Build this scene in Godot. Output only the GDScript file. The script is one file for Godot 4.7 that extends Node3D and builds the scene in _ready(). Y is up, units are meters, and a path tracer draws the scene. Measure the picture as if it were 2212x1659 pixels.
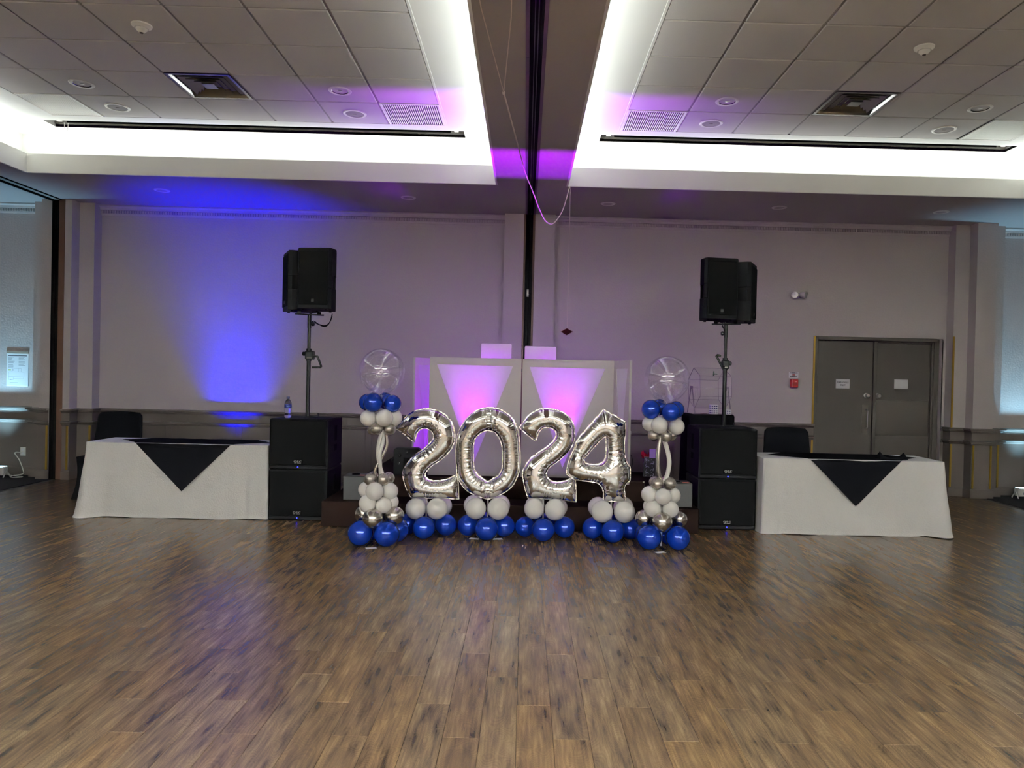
extends Node3D
# Banquet hall with a small DJ stage, balloon digits and balloon columns.  Units are metres, y up, the camera looks along -z.

const SOFFIT := 3.665      # underside of the dropped ceiling and of the middle beam
const CEIL := 4.167        # tile ceiling inside the two trays
const ZM := -9.94          # back wall
const ZI := -9.775         # first step of the pilasters
const ZF := -9.61          # front of the pilasters
const TILE := 0.61

var M := {}
var taken := {}
var rng := RandomNumberGenerator.new()


# ---------------------------------------------------------------- mesh builder
class MB:
	var v := PackedVector3Array()
	var n := PackedVector3Array()
	var uv := PackedVector2Array()
	var t := Transform3D()

	func put(p: Vector3, nn: Vector3, u := Vector2.ZERO) -> void:
		v.append(t * p)
		n.append((t.basis * nn).normalized())
		uv.append(u)

	# a triangle; the order is set from the wanted normal (front faces run clockwise)
	func tri(a: Vector3, b: Vector3, c: Vector3, na: Vector3, nb: Vector3, nc: Vector3, ua := Vector2.ZERO, ub := Vector2.ZERO, uc := Vector2.ZERO) -> void:
		var face := (c - a).cross(b - a)
		if face.dot(na + nb + nc) >= 0.0:
			put(a, na, ua); put(b, nb, ub); put(c, nc, uc)
		else:
			put(a, na, ua); put(c, nc, uc); put(b, nb, ub)

	func quad(a: Vector3, b: Vector3, c: Vector3, d: Vector3, nn: Vector3, u := []) -> void:
		if u.is_empty():
			tri(a, b, c, nn, nn, nn); tri(a, c, d, nn, nn, nn)
		else:
			tri(a, b, c, nn, nn, nn, u[0], u[1], u[2]); tri(a, c, d, nn, nn, nn, u[0], u[2], u[3])

	func quadn(a: Vector3, b: Vector3, c: Vector3, d: Vector3, na: Vector3, nb: Vector3, nc: Vector3, nd: Vector3) -> void:
		tri(a, b, c, na, nb, nc); tri(a, c, d, na, nc, nd)

	# a box of that centre and size, its edges chamfered by bev
	func box(c: Vector3, s: Vector3, bev := 0.0) -> MB:
		var h := s * 0.5
		bev = minf(bev, minf(h.x, minf(h.y, h.z)) * 0.9)
		var corner := func(axis: int, sg: Vector3) -> Vector3:
			var p := Vector3(sg.x * (h.x - bev), sg.y * (h.y - bev), sg.z * (h.z - bev))
			p[axis] = sg[axis] * h[axis]
			return c + p
		for axis in 3:
			var a1 := (axis + 1) % 3
			var a2 := (axis + 2) % 3
			for sg in [-1.0, 1.0]:
				var nn := Vector3.ZERO
				nn[axis] = sg
				var q := []
				for k in [[-1, -1], [1, -1], [1, 1], [-1, 1]]:
					var s3 := Vector3.ZERO
					s3[axis] = sg; s3[a1] = k[0]; s3[a2] = k[1]
					q.append(corner.call(axis, s3))
				quad(q[0], q[1], q[2], q[3], nn)
			if bev > 0.0:
				for sa in [-1.0, 1.0]:
					for sb in [-1.0, 1.0]:
						var lo := Vector3.ZERO
						lo[a1] = sa; lo[a2] = sb; lo[axis] = -1.0
						var hi := lo
						hi[axis] = 1.0
						var nn := Vector3.ZERO
						nn[a1] = sa; nn[a2] = sb
						nn = nn.normalized()
						quad(corner.call(a1, lo), corner.call(a1, hi), corner.call(a2, hi), corner.call(a2, lo), nn)
		if bev > 0.0:
			for k in 8:
				var s3 := Vector3(1.0 if k & 1 else -1.0, 1.0 if k & 2 else -1.0, 1.0 if k & 4 else -1.0)
				var nn := s3.normalized()
				tri(corner.call(0, s3), corner.call(1, s3), corner.call(2, s3), nn, nn, nn)
		return self

	func span(a: Vector3, b: Vector3, bev := 0.0) -> MB:
		return box((a + b) * 0.5, (b - a).abs(), bev)

	# profile: (radius, height) from the bottom up, turned about y
	func lathe(prof: Array, seg := 24, smooth_deg := 40.0) -> MB:
		var m := prof.size() - 1
		var dirs := []
		for i in m:
			var d: Vector2 = prof[i + 1] - prof[i]
			dirs.append(Vector2(d.y, -d.x).normalized())
		var lim := cos(deg_to_rad(smooth_deg))
		for i in m:
			var na: Vector2 = dirs[i]
			var nb: Vector2 = dirs[i]
			if i > 0 and dirs[i].dot(dirs[i - 1]) > lim:
				na = (dirs[i] + dirs[i - 1]).normalized()
			if i < m - 1 and dirs[i].dot(dirs[i + 1]) > lim:
				nb = (dirs[i] + dirs[i + 1]).normalized()
			for k in seg:
				var a0 := TAU * k / seg
				var a1 := TAU * (k + 1) / seg
				var c0 := Vector3(cos(a0), 0, sin(a0))
				var c1 := Vector3(cos(a1), 0, sin(a1))
				var up := Vector3.UP
				var p: Vector2 = prof[i]
				var q: Vector2 = prof[i + 1]
				var A := c0 * p.x + up * p.y
				var B := c1 * p.x + up * p.y
				var C := c1 * q.x + up * q.y
				var D := c0 * q.x + up * q.y
				var nA := c0 * na.x + up * na.y
				var nB := c1 * na.x + up * na.y
				var nC := c1 * nb.x + up * nb.y
				var nD := c0 * nb.x + up * nb.y
				if p.x > 1e-6:
					tri(A, B, C, nA, nB, nC)
				if q.x > 1e-6:
					tri(A, C, D, nA, nC, nD)
		return self

	# rows of points with smooth normals; hint: a point inside (closed shapes), or a direction
	func grid(rows: Array, wrap := false, inside: Variant = null, hint := Vector3.UP) -> MB:
		var nr := rows.size()
		var nc: int = rows[0].size()
		var acc := []
		for r in nr:
			var line := PackedVector3Array()
			line.resize(nc)
			acc.append(line)
		for r in nr - 1:
			for c in nc - 1:
				var a: Vector3 = rows[r][c]
				var b: Vector3 = rows[r][c + 1]
				var d: Vector3 = rows[r + 1][c]
				var e: Vector3 = rows[r + 1][c + 1]
				var f := (e - a).cross(b - d)
				acc[r][c] += f; acc[r][c + 1] += f; acc[r + 1][c] += f; acc[r + 1][c + 1] += f
		if wrap:
			for r in nr:
				var s: Vector3 = acc[r][0] + acc[r][nc - 1]
				acc[r][0] = s; acc[r][nc - 1] = s
		var sum := 0.0
		for r in nr:
			for c in nc:
				var p: Vector3 = rows[r][c]
				sum += acc[r][c].dot((p - inside) if inside != null else hint)
		var sg := 1.0 if sum >= 0.0 else -1.0
		for r in nr - 1:
			for c in nc - 1:
				var pa: Vector3 = rows[r][c]
				var pb: Vector3 = rows[r][c + 1]
				var pd: Vector3 = rows[r + 1][c]
				var pe: Vector3 = rows[r + 1][c + 1]
				var na: Vector3 = acc[r][c].normalized() * sg
				var nb: Vector3 = acc[r][c + 1].normalized() * sg
				var nd: Vector3 = acc[r + 1][c].normalized() * sg
				var ne: Vector3 = acc[r + 1][c + 1].normalized() * sg
				if pa.distance_squared_to(pb) > 1e-12:
					tri(pa, pb, pe, na, nb, ne)
				if pd.distance_squared_to(pe) > 1e-12:
					tri(pa, pe, pd, na, ne, nd)
		return self

	# a round bar along a path
	func tube(path: Array, r: Variant, seg := 8, caps := true) -> MB:
		var m := path.size()
		var rows := []
		var norms := []
		var side := Vector3.ZERO
		for i in m:
			var d: Vector3 = (path[mini(i + 1, m - 1)] - path[maxi(i - 1, 0)]).normalized()
			if i == 0:
				side = d.cross(Vector3.UP if absf(d.y) < 0.9 else Vector3.RIGHT).normalized()
			else:
				side = (side - d * side.dot(d)).normalized()
			var other := d.cross(side)
			var ring := []
			var nr := []
			var rad: float = r if r is float else r[i]
			for k in seg + 1:
				var a := TAU * k / seg
				var o := side * cos(a) + other * sin(a)
				nr.append(o)
				ring.append(path[i] + o * rad)
			rows.append(ring)
			norms.append(nr)
		for i in m - 1:
			for k in seg:
				quadn(rows[i][k], rows[i][k + 1], rows[i + 1][k + 1], rows[i + 1][k], norms[i][k], norms[i][k + 1], norms[i + 1][k + 1], norms[i + 1][k])
		if caps:
			for e in [0, m - 1]:
				var d: Vector3 = (path[0] - path[1] if e == 0 else path[m - 1] - path[m - 2]).normalized()
				for k in seg:
					tri(path[e], rows[e][k], rows[e][k + 1], d, d, d)
		return self

	# polygon in x,y drawn out from z0 to z1
	func prism(poly: PackedVector2Array, z0: float, z1: float, bev := 0.0) -> MB:
		if Geometry2D.is_polygon_clockwise(poly):
			poly = poly.duplicate()
			poly.reverse()
		var m := poly.size()
		var cap := poly
		if bev > 0.0:
			var o := Geometry2D.offset_polygon(poly, -bev, Geometry2D.JOIN_MITER)
			if o.size() == 1 and o[0].size() == m:
				var best := 0
				for k in m:
					if o[0][k].distance_to(poly[0]) < o[0][best].distance_to(poly[0]):
						best = k
				cap = PackedVector2Array()
				for k in m:
					cap.append(o[0][(k + best) % m])
				if Geometry2D.is_polygon_clockwise(cap):
					bev = 0.0
					cap = poly
			else:
				bev = 0.0
		var ids := Geometry2D.triangulate_polygon(cap)
		for e in [0, 1]:
			var z := z0 if e == 0 else z1
			var nn := Vector3(0, 0, -1 if e == 0 else 1)
			for k in range(0, ids.size(), 3):
				tri(Vector3(cap[ids[k]].x, cap[ids[k]].y, z), Vector3(cap[ids[k + 1]].x, cap[ids[k + 1]].y, z), Vector3(cap[ids[k + 2]].x, cap[ids[k + 2]].y, z), nn, nn, nn)
			if bev > 0.0:
				var zi := z + (bev if e == 0 else -bev)
				for k in m:
					var a := poly[k]
					var b := poly[(k + 1) % m]
					var d := (b - a).normalized()
					var nb := (Vector3(d.y, -d.x, 0) + nn).normalized()
					quad(Vector3(a.x, a.y, zi), Vector3(b.x, b.y, zi), Vector3(cap[(k + 1) % m].x, cap[(k + 1) % m].y, z), Vector3(cap[k].x, cap[k].y, z), nb)
		for k in m:
			var a := poly[k]
			var b := poly[(k + 1) % m]
			var d := (b - a).normalized()
			quad(Vector3(a.x, a.y, z0 + bev), Vector3(b.x, b.y, z0 + bev), Vector3(b.x, b.y, z1 - bev), Vector3(a.x, a.y, z1 - bev), Vector3(d.y, -d.x, 0))
		return self

	# profile (out, y), from the bottom up, swept along a wall line in plan (x, z), out being to its room side
	func sweep(path: Array, prof: Array, caps := true) -> MB:
		var m := path.size()
		var off := []
		for i in m:
			var d0: Vector2 = (path[i] - path[maxi(i - 1, 0)]).normalized() if i > 0 else (path[1] - path[0]).normalized()
			var d1: Vector2 = (path[mini(i + 1, m - 1)] - path[i]).normalized() if i < m - 1 else d0
			var n0 := Vector2(-d0.y, d0.x)
			var n1 := Vector2(-d1.y, d1.x)
			var b := (n0 + n1).normalized()
			off.append(b / maxf(0.2, b.dot(n0)))
		for i in m - 1:
			var d: Vector2 = (path[i + 1] - path[i]).normalized()
			var nn := Vector2(-d.y, d.x)
			for j in prof.size() - 1:
				var p: Vector2 = prof[j]
				var q: Vector2 = prof[j + 1]
				var pn := Vector2(q.y - p.y, -(q.x - p.x)).normalized()
				var at := func(k: int, w: Vector2) -> Vector3:
					var xz: Vector2 = path[k] + off[k] * w.x
					return Vector3(xz.x, w.y, xz.y)
				quad(at.call(i, p), at.call(i + 1, p), at.call(i + 1, q), at.call(i, q), Vector3(nn.x * pn.x, pn.y, nn.y * pn.x))
		return self

	func mesh() -> ArrayMesh:
		var a := []
		a.resize(Mesh.ARRAY_MAX)
		a[Mesh.ARRAY_VERTEX] = v
		a[Mesh.ARRAY_NORMAL] = n
		a[Mesh.ARRAY_TEX_UV] = uv
		var am := ArrayMesh.new()
		am.add_surface_from_arrays(Mesh.PRIMITIVE_TRIANGLES, a)
		return am


# ---------------------------------------------------------------- naming helpers
func numbered(called: String) -> String:
	var k: int = taken.get(called, 0)
	taken[called] = k + 1
	return called if k == 0 else "%s_%03d" % [called, k]


func obj(called: String, mb: MB, mat: Material, parent: Node3D = null) -> MeshInstance3D:
	return inst(called, mb.mesh(), mat, parent)


func inst(called: String, mesh: Mesh, mat: Material, parent: Node3D = null) -> MeshInstance3D:
	var o := MeshInstance3D.new()
	o.mesh = mesh
	o.material_override = mat
	if parent == null:
		o.name = numbered(called)
		add_child(o)
		return o
	var key := "%s/%s" % [parent.get_instance_id(), called]
	var k: int = taken.get(key, 0)
	taken[key] = k + 1
	o.name = called if k == 0 else "%s_%03d" % [called, k]
	parent.add_child(o, true)
	return o


func thing(called: String, label: String, category: String, at := Vector3.ZERO, turn := 0.0, group := "") -> Node3D:
	var o := Node3D.new()
	o.name = numbered(called)
	add_child(o)
	o.position = at
	o.rotation.y = turn
	tag(o, label, category, group)
	return o


func tag(o: Node3D, label: String, category: String, group := "") -> void:
	o.set_meta("label", label)
	o.set_meta("category", category)
	if group:
		o.set_meta("group", group)


func structure(called: String, label := "") -> Node3D:
	var o := Node3D.new()
	o.name = called
	add_child(o)
	o.set_meta("kind", "structure")
	if label:
		o.set_meta("label", label)
	return o


func stuff(o: Node3D) -> void:
	o.set_meta("kind", "stuff")


func copy_of(src: Node3D, label: String, at: Vector3, turn: float) -> Node3D:
	var c: Node3D = src.duplicate()
	var base: String = String(src.name)
	c.name = numbered(base)
	add_child(c)
	c.position = at
	c.rotation.y = turn
	c.set_meta("label", label)
	return c


func mat(c: Color, rough := 0.7, metal := 0.0, spec := 0.5) -> StandardMaterial3D:
	var m := StandardMaterial3D.new()
	m.albedo_color = c
	m.roughness = rough
	m.metallic = metal
	m.metallic_specular = spec
	return m


func glow(c: Color, e: float) -> StandardMaterial3D:
	var m := mat(Color(0.05, 0.05, 0.05), 0.5)
	m.emission_enabled = true
	m.emission = c
	m.emission_energy_multiplier = e
	return m


func pane(a: float, c := Color.WHITE, rough := 0.02) -> StandardMaterial3D:
	var m := mat(Color(c.r, c.g, c.b, a), rough)
	m.transparency = BaseMaterial3D.TRANSPARENCY_ALPHA
	m.cull_mode = BaseMaterial3D.CULL_DISABLED
	return m


func relief(m: StandardMaterial3D, freq: float, depth_cm: float, scale: float, seed_ := 1) -> void:
	var t := NoiseTexture2D.new()
	t.width = 256
	t.height = 256
	t.seamless = true
	var f := FastNoiseLite.new()
	f.seed = seed_
	f.frequency = freq
	f.fractal_octaves = 3
	t.noise = f
	m.heightmap_enabled = true
	m.heightmap_texture = t
	m.heightmap_scale = depth_cm
	m.uv1_triplanar = true
	m.uv1_world_triplanar = true
	m.uv1_scale = Vector3.ONE * scale


func lettering(called: String, text: String, width: float, height: float, m: Material, parent: Node3D, at: Vector3, turn := 0.0) -> MeshInstance3D:
	var tm := TextMesh.new()
	var f := SystemFont.new()
	f.font_names = PackedStringArray(["Droid Sans"])
	f.font_weight = 700
	tm.font = f
	tm.text = text
	tm.font_size = 64
	tm.pixel_size = 0.01
	tm.depth = 0.02
	var bb := tm.get_aabb()
	var o := inst(called, tm, m, parent)
	o.scale = Vector3(width / maxf(bb.size.x, 0.01), height / maxf(bb.size.y, 0.01), 0.05)
	o.position = at
	o.rotation.y = turn
	return o


# ---------------------------------------------------------------- scene
func _ready() -> void:
	rng.seed = 2024
	camera_and_light()
	materials()
	build_floor()
	build_walls()
	build_door()
	build_ceiling()
	ceiling_fixtures()
	build_stage()
	build_booth()
	build_digits()
	build_columns()
	build_sound()
	build_tables()
	build_wall_things()
	build_stage_things()
	build_raffle()
	build_cords()


func camera_and_light() -> void:
	var cam := Camera3D.new()
	cam.name = "camera"
	cam.projection = Camera3D.PROJECTION_FRUSTUM
	cam.near = 0.05
	cam.far = 60.0
	var focal := 1572.5
	cam.size = cam.near * 1659.0 / focal
	cam.frustum_offset = Vector2(-47.6 / focal * cam.near, 0.0)
	cam.position = Vector3(0, 1.5, 0)
	cam.rotation_order = EULER_ORDER_YXZ
	cam.rotation = Vector3(-0.0112, -0.0123, 0.0227)
	add_child(cam)
	cam.current = true

	var e := Environment.new()
	e.background_mode = Environment.BG_COLOR
	e.background_color = Color(0, 0, 0)
	e.tonemap_mode = Environment.TONE_MAPPER_LINEAR
	e.tonemap_exposure = 1.85
	e.sdfgi_enabled = true
	e.ssao_enabled = true
	e.ssil_enabled = true
	var w := WorldEnvironment.new()
	w.name = "world_environment"
	w.environment = e
	add_child(w)

	# cove strips behind the lips of the two ceiling trays: [x, z, length along, runs along x]
	var cove := Color(0.955, 0.985, 0.985)
	for tr in [[-5.89, -0.17, -8.54, -0.60, 0.22], [0.225, 5.91, -8.54, -0.60, 0.22], [-5.89, -0.17, 0.60, 6.20, 66.0], [0.225, 5.91, 0.60, 6.20, 66.0]]:
		var x0: float = tr[0]
		var x1: float = tr[1]
		var zm: float = (tr[2] + tr[3]) * 0.5
		var zl: float = tr[3] - tr[2] - 0.4
		# [x, z, length, turn about y so that the strip leans towards the middle of its tray]
		for s in [[(x0 + x1) * 0.5, tr[2] + 0.12, x1 - x0 - 0.5, 0.0], [(x0 + x1) * 0.5, tr[3] - 0.12, x1 - x0 - 0.5, PI], [x0 + 0.12, zm, zl, PI / 2], [x1 - 0.12, zm, zl, -PI / 2]]:
			var a := AreaLight3D.new()
			a.name = "cove_strip"
			a.area_size = Vector2(s[2], 0.05)
			a.position = Vector3(s[0], 3.865, s[1])
			a.basis = Basis(Vector3.UP, s[3]) * Basis(Vector3.RIGHT, PI / 2 + 0.55)
			a.light_color = cove
			a.light_energy = tr[4] * s[2]
			a.shadow_enabled = true
			add_child(a, true)

	# coloured LED cans: magenta inside the booth, blue behind the left table; pale floods in the side bays
	for x in [-0.53, 0.40]:
		spot(Vector3(x, 0.60, -7.84), Vector3(x, 1.32, -7.53), Color(0.80, 0.0, 1.0), 5.0, 24.0, 0.05)
		spot(Vector3(x, 0.60, -7.84), Vector3(x, 3.0, -7.78), Color(0.62, 0.03, 1.0), 5.0, 34.0, 0.05)
		var o := OmniLight3D.new()
		o.name = "can_spill"
		o.position = Vector3(x, 0.66, -7.84)
		o.light_color = Color(0.62, 0.12, 1.0)
		o.light_energy = 0.22
		o.light_size = 0.06
		o.omni_range = 14.0
		o.omni_attenuation = 2.0
		o.shadow_enabled = true
		add_child(o, true)
	spot(Vector3(-3.90, 0.26, -9.60), Vector3(-3.90, 3.6, -9.52), Color(0.03, 0.02, 1.0), 9.0, 25.0, 0.05)
	spot(Vector3(-3.90, 0.26, -9.60), Vector3(-3.90, 2.0, -9.90), Color(0.05, 0.04, 1.0), 6.5, 33.0, 0.05)
	for x in [-6.98, 6.78]:
		spot(Vector3(x, 0.18, -9.69), Vector3(x * 1.03, 3.4, -9.68), Color(0.62, 0.87, 1.0), 5.0, 34.0, 0.05)


func spot(at: Vector3, to: Vector3, c: Color, e: float, angle: float, size: float) -> void:
	var s := SpotLight3D.new()
	s.name = "spot_light"
	s.position = at
	s.light_color = c
	s.light_energy = e
	s.spot_angle = angle
	s.spot_angle_attenuation = 1.0
	s.spot_range = 12.0
	s.spot_attenuation = 2.0
	s.light_size = size
	s.shadow_enabled = true
	add_child(s, true)
	s.look_at_from_position(at, to, Vector3(0, 0, 1))


func materials() -> void:
	M.wall = mat(Color(0.755, 0.725, 0.715), 0.85, 0.0, 0.3)
	relief(M.wall, 0.05, 0.12, 2.2, 3)
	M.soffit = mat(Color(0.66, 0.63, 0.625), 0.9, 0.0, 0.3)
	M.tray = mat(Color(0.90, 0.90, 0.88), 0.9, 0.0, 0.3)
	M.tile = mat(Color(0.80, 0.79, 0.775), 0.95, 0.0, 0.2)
	relief(M.tile, 0.09, 0.05, 4.0, 9)
	M.grid = mat(Color(0.60, 0.59, 0.57), 0.6, 0.0, 0.4)
	M.taupe = mat(Color(0.335, 0.305, 0.285), 0.5, 0.0, 0.4)
	M.door = mat(Color(0.235, 0.212, 0.192), 0.5, 0.0, 0.4)
	M.brass = mat(Color(0.62, 0.50, 0.20), 0.35, 0.75)
	M.black = mat(Color(0.055, 0.055, 0.06), 0.55, 0.0, 0.25)
	M.track = mat(Color(0.03, 0.028, 0.03), 0.55, 0.0, 0.12)
	M.rail_metal = mat(Color(0.25, 0.24, 0.25), 0.3, 0.8)
	M.wood_edge = mat(Color(0.30, 0.19, 0.13), 0.5)
	M.track_edge = mat(Color(0.36, 0.24, 0.38), 0.5)
	M.cabinet = mat(Color(0.06, 0.06, 0.066), 0.6, 0.0, 0.12)
	relief(M.cabinet, 0.2, 0.03, 6.0, 5)
	M.grille = mat(Color(0.03, 0.03, 0.032), 0.8, 0.0, 0.08)
	M.dark = mat(Color(0.02, 0.02, 0.02), 0.8, 0.0, 0.1)
	M.rubber = mat(Color(0.03, 0.03, 0.03), 0.7, 0.0, 0.2)
	M.stage = mat(Color(0.085, 0.055, 0.048), 0.95, 0.0, 0.1)
	relief(M.stage, 0.3, 0.15, 5.0, 8)
	M.carpet = mat(Color(0.16, 0.15, 0.155), 1.0, 0.0, 0.1)
	relief(M.carpet, 0.3, 0.3, 4.0, 12)
	M.cloth = mat(Color(0.90, 0.895, 0.89), 0.9, 0.0, 0.2)
	relief(M.cloth, 0.06, 0.25, 3.0, 21)
	M.black_cloth = mat(Color(0.03, 0.03, 0.038), 0.95, 0.0, 0.05)
	M.booth = mat(Color(0.80, 0.79, 0.775), 0.6)
	M.panel = mat(Color(0.82, 0.80, 0.79), 0.85, 0.0, 0.2)
	M.panel.backlight_enabled = true
	M.panel.backlight = Color(0.16, 0.16, 0.16)
	M.scrim = mat(Color(0.93, 0.92, 0.94), 0.85, 0.0, 0.2)
	M.scrim.backlight_enabled = true
	M.scrim.backlight = Color(0.52, 0.52, 0.52)
	M.foil = mat(Color(0.95, 0.945, 0.93), 0.045, 1.0)
	M.blue = mat(Color(0.012, 0.17, 0.55), 0.14, 0.4)
	M.white = mat(Color(0.94, 0.93, 0.915), 0.22)
	M.chrome = mat(Color(0.78, 0.76, 0.73), 0.22, 1.0)
	M.silver = mat(Color(0.66, 0.63, 0.60), 0.26, 0.75)
	M.clear = mat(Color(0.97, 0.97, 1.0, 0.17), 0.03, 1.0)      # a thin gleaming film
	var one := Image.create(2, 2, false, Image.FORMAT_RGB8)
	one.fill(Color.WHITE)
	M.clear.albedo_texture = ImageTexture.create_from_image(one)
	M.clear.transparency = BaseMaterial3D.TRANSPARENCY_ALPHA
	M.glitter = mat(Color(0.92, 0.92, 0.93), 0.25, 1.0)
	M.acrylic = pane(0.05)
	M.acrylic_edge = mat(Color(0.52, 0.47, 0.53), 0.2)
	M.paper = mat(Color(0.88, 0.88, 0.89), 0.8, 0.0, 0.2)
	M.ink = mat(Color(0.10, 0.10, 0.11), 0.8)
	M.plastic = mat(Color(0.86, 0.85, 0.82), 0.45)
	M.steel = mat(Color(0.62, 0.61, 0.60), 0.3, 1.0)
	M.brushed = mat(Color(0.50, 0.49, 0.47), 0.32, 1.0)
	M.mirror = mat(Color(0.58, 0.57, 0.57), 0.14, 1.0)
	M.red = mat(Color(0.66, 0.05, 0.06), 0.45)
	M.laptop = mat(Color(0.80, 0.79, 0.80), 0.38, 0.6)
	M.string = mat(Color(0.85, 0.80, 0.77), 0.8)
	M.logo = mat(Color(0.72, 0.71, 0.70), 0.4)


# ---------------------------------------------------------------- floor
func wood_texture() -> ImageTexture:
	var W := 2048
	var Hh := 1024
	var layer := func(w: int, h: int, freq: float, s: int, oct: int) -> PackedByteArray:
		var f := FastNoiseLite.new()
		f.seed = s
		f.noise_type = FastNoiseLite.TYPE_SIMPLEX_SMOOTH
		f.frequency = freq
		f.fractal_octaves = oct
		var im: Image = f.get_image(w, h, false, false, true)
		im.convert(Image.FORMAT_L8)
		im.resize(W, Hh, Image.INTERPOLATE_CUBIC)
		return im.get_data()
	var broad: PackedByteArray = layer.call(1024, 64, 0.030, 11, 3)      # long dark and light zones
	var streak: PackedByteArray = layer.call(2048, 48, 0.075, 12, 3)    # grain along the plank
	var ring: PackedByteArray = layer.call(512, 96, 0.02, 13, 2)        # cathedral figure
	var fine: PackedByteArray = layer.call(2048, 256, 0.30, 14, 2)
	var wave := PackedByteArray()
	wave.resize(256)
	for k in 256:
		wave[k] = int(128 + 127 * sin(k * 0.62))
	# palette from dark walnut to pale sand
	var pal := PackedColorArray()
	var stops := [Color(0.15, 0.122, 0.098), Color(0.255, 0.21, 0.165), Color(0.385, 0.32, 0.245), Color(0.49, 0.41, 0.30), Color(0.61, 0.52, 0.39)]
	for k in 256:
		var x := k / 255.0 * 4.0
		var i := mini(int(x), 3)
		pal.append(stops[i].lerp(stops[i + 1], x - i))
	var pr := PackedByteArray()
	var pg := PackedByteArray()
	var pb := PackedByteArray()
	for k in 256:
		pr.append(int(pal[k].r * 255)); pg.append(int(pal[k].g * 255)); pb.append(int(pal[k].b * 255))
	var tone := PackedInt32Array()
	for k in 16:
		tone.append(rng.randi_range(-12, 12))
	var val := PackedByteArray()
	val.resize(W * Hh)
	for y in Hh:
		var row := y * W
		for x in W:
			var i := row + x
			var b: int = broad[i]
			var s := 176 + tone[x >> 7] + ((b - 128) * 58 >> 7) + ((streak[i] - 128) * 44 >> 7) + ((wave[ring[i]] - 128) * 12 >> 7) + ((fine[i] - 128) * 16 >> 7)
			if b < 66:
				s -= (66 - b) >> 1
			val[i] = clampi(s, 0, 255)
	# knots and short dark ticks
	for k in 16:
		for q in (1 if k % 3 == 0 else 0):
			var cx := k * 128 + rng.randi_range(26, 102)
			var cy := rng.randi_range(90, Hh - 90)
			var rx := rng.randf_range(7, 17)
			var ry := rx * rng.randf_range(2.0, 3.4)
			for y in range(maxi(0, int(cy - ry * 3)), mini(Hh, int(cy + ry * 3))):
				for x in range(maxi(k * 128, int(cx - rx * 3)), mini(k * 128 + 128, int(cx + rx * 3))):
					var d := Vector2((x - cx) / rx, (y - cy) / ry).length()
					if d < 3.0:
						var dark := 48.0 * exp(-d * d * 1.2) + 30.0 * exp(-d * 0.9) * (0.6 + 0.4 * sin(d * 9.0)) * (1.0 - d / 3.0)
						val[y * W + x] = clampi(val[y * W + x] - int(dark), 0, 255)
		for q in rng.randi_range(0, 3):
			var cx := k * 128 + rng.randi_range(8, 118)
			var cy := rng.randi_range(30, Hh - 60)
			var len := rng.randi_range(8, 34)
			var wd := rng.randi_range(1, 2)
			for y in range(cy, mini(Hh, cy + len)):
				for x in range(cx, cx + wd):
					val[y * W + x] = clampi(val[y * W + x] - 64, 0, 255)
	var data := PackedByteArray()
	data.resize(W * Hh * 3)
	var o := 0
	for i in W * Hh:
		var k: int = val[i]
		data[o] = pr[k]; data[o + 1] = pg[k]; data[o + 2] = pb[k]
		o += 3
	return ImageTexture.create_from_image(Image.create_from_data(W, Hh, false, Image.FORMAT_RGB8, data))


# a plank: flat top with its long edges and ends eased; origin in the middle of its top
func plank_shape(mb: MB, at: Vector3, w: float, l: float, variant: int, l0 := 0.0, l1 := 1.0) -> void:
	var g := 0.0005
	var e := 0.0016
	var dep := 0.0016
	var hx := w * 0.5 - g
	var hz := l * 0.5 - g
	var k := variant % 16
	var u0 := (k * 128 + 3.0) / 2048.0
	var u1 := (k * 128 + 125.0) / 2048.0
	var v0 := lerpf(0.004, 0.996, l0)
	var v1 := lerpf(0.004, 0.996, l1)
	if variant & 16:
		var s := u0; u0 = u1; u1 = s
	if variant & 32:
		var s := v0; v0 = v1; v1 = s
	var P := func(x: float, y: float, z: float) -> Vector3: return at + Vector3(x, y, z)
	var U := func(x: float, z: float) -> Vector2: return Vector2(lerpf(u0, u1, x / w + 0.5), lerpf(v0, v1, z / l + 0.5))
	var ix := hx - e
	var iz := hz - e
	mb.quad(P.call(-ix, 0, -iz), P.call(ix, 0, -iz), P.call(ix, 0, iz), P.call(-ix, 0, iz), Vector3.UP, [U.call(-ix, -iz), U.call(ix, -iz), U.call(ix, iz), U.call(-ix, iz)])
	for s in [-1.0, 1.0]:
		mb.quad(P.call(s * ix, 0, -iz), P.call(s * ix, 0, iz), P.call(s * hx, -dep, hz), P.call(s * hx, -dep, -hz), Vector3(s * 0.6, 0.8, 0), [U.call(s * ix, -iz), U.call(s * ix, iz), U.call(s * hx, hz), U.call(s * hx, -hz)])
		mb.quad(P.call(-ix, 0, s * iz), P.call(ix, 0, s * iz), P.call(hx, -dep, s * hz), P.call(-hx, -dep, s * hz), Vector3(0, 0.8, s * 0.6), [U.call(-ix, s * iz), U.call(ix, s * iz), U.call(hx, s * hz), U.call(-hx, s * hz)])
		mb.quad(P.call(s * hx, -dep, -hz), P.call(s * hx, -dep, hz), P.call(s * hx, -0.006, hz), P.call(s * hx, -0.006, -hz), Vector3(s, 0, 0), [U.call(s * ix, -iz), U.call(s * ix, iz), U.call(s * ix, iz), U.call(s * ix, -iz)])
		mb.quad(P.call(-hx, -dep, s * hz), P.call(hx, -dep, s * hz), P.call(hx, -0.006, s * hz), P.call(-hx, -0.006, s * hz), Vector3(0, 0, s), [U.call(-ix, s * iz), U.call(ix, s * iz), U.call(ix, s * iz), U.call(-ix, s * iz)])


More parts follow.
